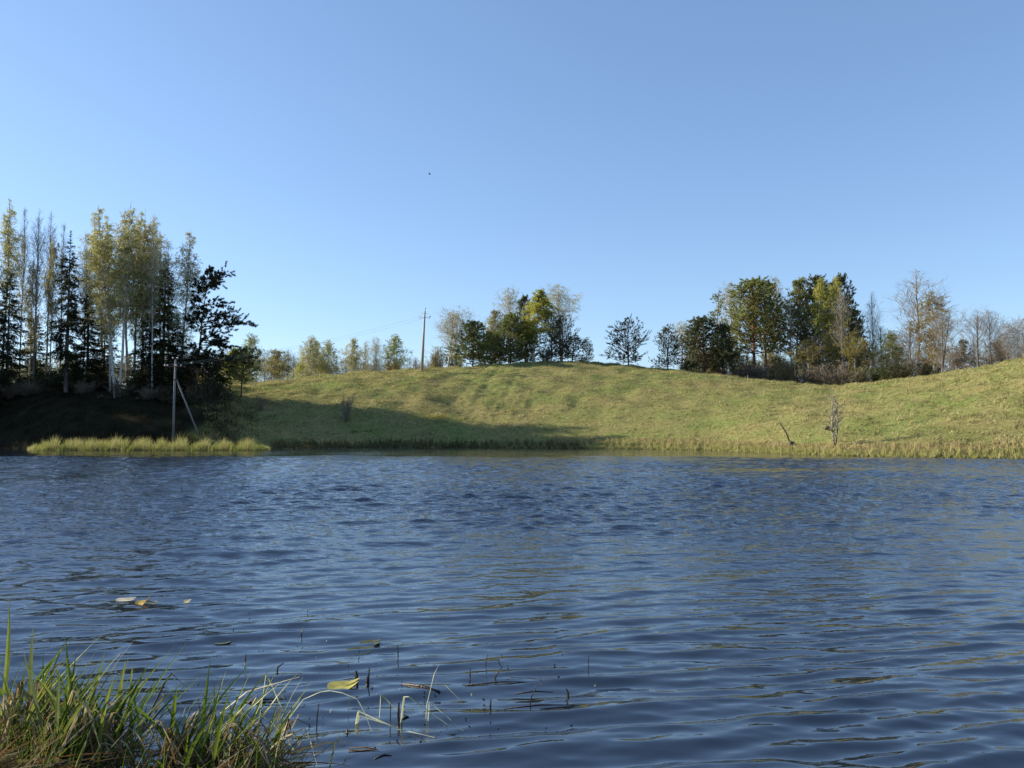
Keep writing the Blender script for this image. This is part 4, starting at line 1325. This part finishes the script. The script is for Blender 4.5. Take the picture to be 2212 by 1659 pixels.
def bent(points, w, colr, label, name='bent_stem', end_wet=False, depth=None, cat='water plant'):
    base = on_water(*points[0]) if depth is None else at(*points[0], depth)
    Y0 = base[1]
    Y1 = on_water(*points[-1])[1] if end_wet else Y0 + 0.05
    ln = np.cumsum([0] + [math.dist(points[i], points[i + 1]) for i in range(len(points) - 1)])
    P = np.array([at(px, py, Y0 + (Y1 - Y0) * l / ln[-1]) for (px, py), l in zip(points, ln)])
    P[0, 2] -= 0.04
    P = spline(P, 4) - base
    me = blade_mesh(name, P, w * 1.5, 0.35, 0.3)
    ob = link(name, me, None, base, label=label, category=cat, group='bent stems in the near water')
    ob.color = (*colr, 1)
    return ob


PALE, DRYC, DKG = (0.56, 0.58, 0.38), (0.60, 0.52, 0.37), (0.10, 0.12, 0.07)
bent([z7(925, 740), z7(950, 410), z7(1280, 740)], 0.012, (0.40, 0.44, 0.25), 'stem folded in an upside down V beside the yellow lily pad', end_wet=True)
bent([z7(1225, 800), z7(1270, 450), z7(1340, 448), z7(1870, 830), z7(2095, 918)], 0.013, PALE, 'long pale stem bent over and lying down to the right in the water', end_wet=True)
bent([z7(1570, 770), z7(1590, 560), z7(1690, 140), z7(1755, 12)], 0.010, PALE, 'tallest upright thin stem among the bent ones')
bent([z7(1690, 140), z7(1830, 280), z7(2040, 490)], 0.009, PALE, 'thin side leaf hanging right from the tallest stem', depth=float(on_water(*z7(1570, 770))[1]) + 0.01)
bent([z7(1592, 790), z7(1620, 520), z7(1930, 780)], 0.013, PALE, 'stem sharply bent down right at the foot of the tallest one', end_wet=True)
bent([z7(600, 810), z7(640, 645), z7(1180, 890), z7(1700, 1015)], 0.014, PALE, 'pale stem broken low and lying far out to the right', end_wet=True)
bent([z7(620, 800), z7(650, 710), z7(920, 790), z7(1190, 885)], 0.011, (0.40, 0.42, 0.26), 'shorter pale stem broken low beside the one lying far out', end_wet=True)
bent([z6(1740, 612), z6(1990, 360), z6(2212, 262), z7(250, 365), z7(420, 395), z7(630, 480), z7(740, 700), z7(825, 935)], 0.011, (0.48, 0.52, 0.38), 'long stem arching over in front of the yellow lily pad', end_wet=True)
bent([z6(1345, 990), z6(1500, 20), z6(1590, 200), z6(1680, 410), z6(1730, 520)], 0.011, (0.46, 0.5, 0.3), 'tall stem folded at its top right of the sedge tufts')
bent([z6(1510, 20), z6(1640, 190), z6(1770, 420)], 0.008, (0.36, 0.38, 0.25), 'thin leaf falling from the folded top of the tall stem', depth=float(on_water(*z6(1345, 990))[1]))
bent([z6(900, 450), z6(1250, 255), z6(1560, 165), z6(1945, 62)], 0.011, DRYC, 'straw coloured blade reaching far right over the water', depth=4.75)
bent([z6(1700, 520), z6(1850, 300), z6(1990, 65)], 0.007, (0.33, 0.36, 0.25), 'thin straight blade crossing the straw coloured one', depth=4.8)
bent([z6(1310, 1140), z6(1720, 862), z6(2010, 735), z6(2060, 830), z6(2110, 990), z6(2170, 1220)], 0.017, DRYC, 'broad dry blade bent over at the right end of the sedge', depth=4.6)
bent([z6(1360, 440), z6(1560, 640), z6(1720, 830), z6(1885, 1040), z6(1975, 1080)], 0.009, PALE, 'pale blade slanting down right into the water', depth=4.7)
bent([z6(1180, 560), z6(1370, 330), z6(1465, 500)], 0.010, DRYC, 'dry blade folded in a narrow V above the sedge', depth=4.7)
bent([z6(1360, 1060), z6(1360, 440)], 0.010, (0.2, 0.24, 0.13), 'straight green stem under the narrow folded blade', depth=4.66)
bent([z2(900, 1260), z2(950, 1090), z2(1000, 945)], 0.022, (0.10, 0.13, 0.05), 'single broad green blade rising from the bottom edge', depth=4.5)
bent([z7(500, 690), z7(520, 450)], 0.008, DKG, 'thin upright stem just below the yellow lily pad')

wet = 'dark stalks standing in the near water'


def stalk(pt, dxs, hs, r, label, m='wetstalk'):
    base = on_water(*pt)
    su_ = K * base[1] / FOC
    hz = hs * su_
    me = rod_mesh('stalk', [(0, 0, -0.06), (dxs * su_ * 0.35, 0, hz * 0.5), (dxs * su_, 0.01, hz)], [r, r * 0.9, r * 0.6], M[m], 6)
    link('stalk', me, None, base, label=label, category='stalk', group=wet)


STK = [(z2(1150, 500), -3, 22, 0.016, 'thickest dark stalk standing at the right tip of the yellow lily pad'),
       (z2(1248, 522), 1, 33, 0.008, 'tall thin dark stalk right of the yellow lily pad'),
       (z2(1236, 522), 0, 15, 0.010, 'short dark stalk at the foot of the tall thin one'),
       (z2(1505, 290), -1, 24, 0.006, 'dark hooked stalk in open water above the bent stems'),
       (z2(1508, 868), 0, 44, 0.010, 'straight dark stalk left of the long bent pale stem'),
       (z2(1438, 840), 0, 36, 0.004, 'hair thin stalk left of the straight dark one'),
       (z2(798, 900), 4, 50, 0.005, 'thin wavy stalk left of the low broken stem'),
       (z2(1062, 965), 0, 12, 0.009, 'stubby dark stalk below the low broken stem'),
       (z2(2126, 470), 0, 22, 0.005, 'thin stalk far right of the floating dark log'),
       (z2(662, 100), 6, 14, 0.007, 'small slanted dark stalk in the open water left of centre'),
       (z2(445, 400), 16, 14, 0.009, 'dark stalk slanting strongly right above the sedge'),
       (z2(185, 330), 0, 16, 0.006, 'dark stalk behind the tips of the right sedge tufts'),
       (z3(390, 435), 6, 24, 0.005, 'thin stalk leaning right, farthest one in the middle'),
       (z3(495, 400), 11, 16, 0.005, 'pale tipped stalk leaning right behind the debris'),
       (z3(465, 545), 13, 17, 0.008, 'curved dark stalk just left of the upper debris line'),
       (z3(770, 765), 15, 34, 0.005, 'long slanting pale stalk above the lower debris line'),
       (z3(435, 832), 1, 26, 0.008, 'curved dark stalk alone below the debris lines'),
       (z3(386, 826), 0, 12, 0.006, 'short dark stalk beside the curved one below the debris'),
       (z3(1112, 690), -5, 14, 0.011, 'dark crooked stalk at the right end of the debris'),
       (z3(1284, 448), 0, 24, 0.004, 'hair thin pale stalk farthest right in the water'),
       (z3(262, 545), 0, 20, 0.005, 'thin pale stalk left of the upper debris line')]
for pt, dxs, hs, r, lab in STK:
    stalk(pt, dxs, hs, r, lab)


def pad(pt, half, colr, label, curl=0.0, tilt=0.0, aspect=1.0, z=0.012):
    c_ = on_water(*pt)
    r = half * K * c_[1] / FOC
    n = 22
    a_ = np.linspace(0.22, 2 * math.pi - 0.22, n)
    rings = []
    for f_ in (0.0, 0.35, 0.7, 1.0):
        x_ = r * f_ * np.cos(a_)
        y_ = r * f_ * np.sin(a_) * aspect
        z_ = 0.02 * r * np.sin(3 * a_) * f_ + curl * r * np.clip(x_ / r - 0.25, 0, 1) ** 1.5 * 1.6 + 0.3 * curl * r * np.clip(-x_ / r - 0.5, 0, 1)
        rings.append(np.stack([x_, y_, z_], -1))
    V = np.concatenate(rings)
    V = np.concatenate([V, V - np.array([0, 0, 0.004])])
    idx = np.arange(4 * n).reshape(4, n)
    F = np.stack([idx[:-1, :-1], idx[1:, :-1], idx[1:, 1:], idx[:-1, 1:]], -1).reshape(-1, 4)
    Fb = F[:, ::-1] + 4 * n
    rim = np.stack([idx[3, :-1], idx[3, :-1] + 4 * n, idx[3, 1:] + 4 * n, idx[3, 1:]], -1)
    ob = link('lily_pad', mesh_np('lily_pad', V, [F, Fb, rim], [M['blade']], None, False), None, c_ + np.array([0, 0, z]), label=label, category='lily pad', group='lily pads on the near water')
    ob.color = (*colr, 1)
    ob.rotation_euler = (tilt, 0, 0)


pad((272, 1297), 21, (0.5, 0.48, 0.40), 'pale narrow lily pad, leftmost on the water', 0.12, 0.12, 0.6)
pad((308, 1304), 15, (0.55, 0.42, 0.16), 'curled orange yellow lily pad beside the pale narrow one', 1.0, 0.25, 0.9)
pad((332, 1304), 15, (0.34, 0.34, 0.24), 'greyish folded lily pad right of the orange one', 0.6, 0.1, 0.7)
pad((405, 1301), 8, (0.45, 0.45, 0.30), 'tiny bright leaf floating right of the folded pads', 0.5, 0.3)
pad((776, 1405), 30, (0.085, 0.10, 0.045), 'dull green half sunken lily pad near the middle', 0.12, 0.02, 1.0, z=-0.004)
pad((800, 1388), 22, (0.11, 0.12, 0.07), 'small dull lily pad behind the half sunken one', 0.25, 0.04, 1.0, z=-0.004)
pad((742, 1484), 34, (0.36, 0.35, 0.12), 'large yellow lily pad with a curled right rim', 0.38, 0.05, 0.85)
pad((800, 1486), 18, (0.12, 0.12, 0.08), 'brownish sunken lily pad right of the yellow one', 0.0, 0.0, 0.9, z=-0.006)
pad((478, 1384), 24, (0.14, 0.16, 0.11), 'faint grey green lily pad at left behind the sedge', 0.1, 0.0, 0.9, z=-0.008)

# floating wood and weed
def floating(a_, b2, r, label, m='wetstalk', name='floating_twig', bend=0.03):
    A, Bq = on_water(*a_), on_water(*b2)
    mid_ = (A + Bq) / 2 + np.array([0, bend, 0.008])
    me = rod_mesh(name, [(0, 0, 0.004), mid_ - A, Bq - A + np.array([0, 0, 0.004])], [r * 0.8, r, r * 0.5], M[m], 7)
    link(name, me, None, A, label=label, category='twig', group='twigs floating on the near water')


floating(z7(1255, 290), z7(1770, 395), 0.016, 'dark sodden log floating behind the tallest bent stem', name='floating_log')
floating(z2(1075, 1110), z2(1420, 1125), 0.007, 'brown twig floating near the bottom edge, upper one', 'deadwood')
floating(z2(1080, 1078), z2(1400, 1112), 0.005, 'thin brown twig crossing the one near the bottom edge', 'deadwood')
floating(z2(1300, 1175), z2(1450, 1145), 0.007, 'short twig floating right below the crossed twigs')
floating(z3(215, 605), z3(840, 575), 0.006, 'long line of dark debris, upper one in the middle water')
floating(z3(650, 680), z3(980, 664), 0.006, 'dark debris line left of the crooked stalk')
floating(z3(555, 808), z3(1170, 775), 0.006, 'long line of dark debris, lower one in the middle water')
floating(z7(1250, 770), z7(1340, 745), 0.008, 'small brown twig at the foot of the folded V stem', 'deadwood')
floating(z2(150, 690), z2(540, 655), 0.007, 'dark twig floating behind the crossed pale blades')
floating(z2(380, 1185), z2(560, 1200), 0.007, 'dark twig in the water at the right foot of the sedge')
rng = np.random.default_rng(15)
n = 150
sx_ = np.concatenate([rng.uniform(640, 1300, 90), rng.uniform(300, 760, 60)])
sy_ = np.concatenate([rng.uniform(1380, 1620, 90), rng.uniform(1320, 1560, 60)])
C = np.array([on_water(a_, b2) for a_, b2 in zip(sx_, sy_)]) + np.array([0, 0, 0.012])
Vd, Fd = leaf_tris(C, rng.uniform(0.008, 0.03, n), rng)
link('floating_debris', mesh_np('floating_debris', Vd, [Fd], [M['wetstalk']]), kind='stuff', label='specks of dark plant debris on the near water')
# pale floating leaves along the shaded far shore
n = 70
sx_ = rng.uniform(590, 900, n)
C = np.array([at(a_, 968, float(np.interp(a_, XS, YS)) - 1.2 - 2.0 * rng.uniform()) for a_ in sx_])
C[:, 2] = 0.02
Vd, Fd = leaf_tris(C, rng.uniform(0.08, 0.22, n), rng)
Vd[:, 2] = 0.02 + (Vd[:, 2] - 0.02) * 0.2
link('floating_leaves', mesh_np('floating_leaves', Vd, [Fd], [M['tint']], None, False, {'tint': np.tile(np.array([0.4, 0.4, 0.3]), (n * 3, 1))}), kind='stuff', label='pale leaves floating along the shaded far shore')
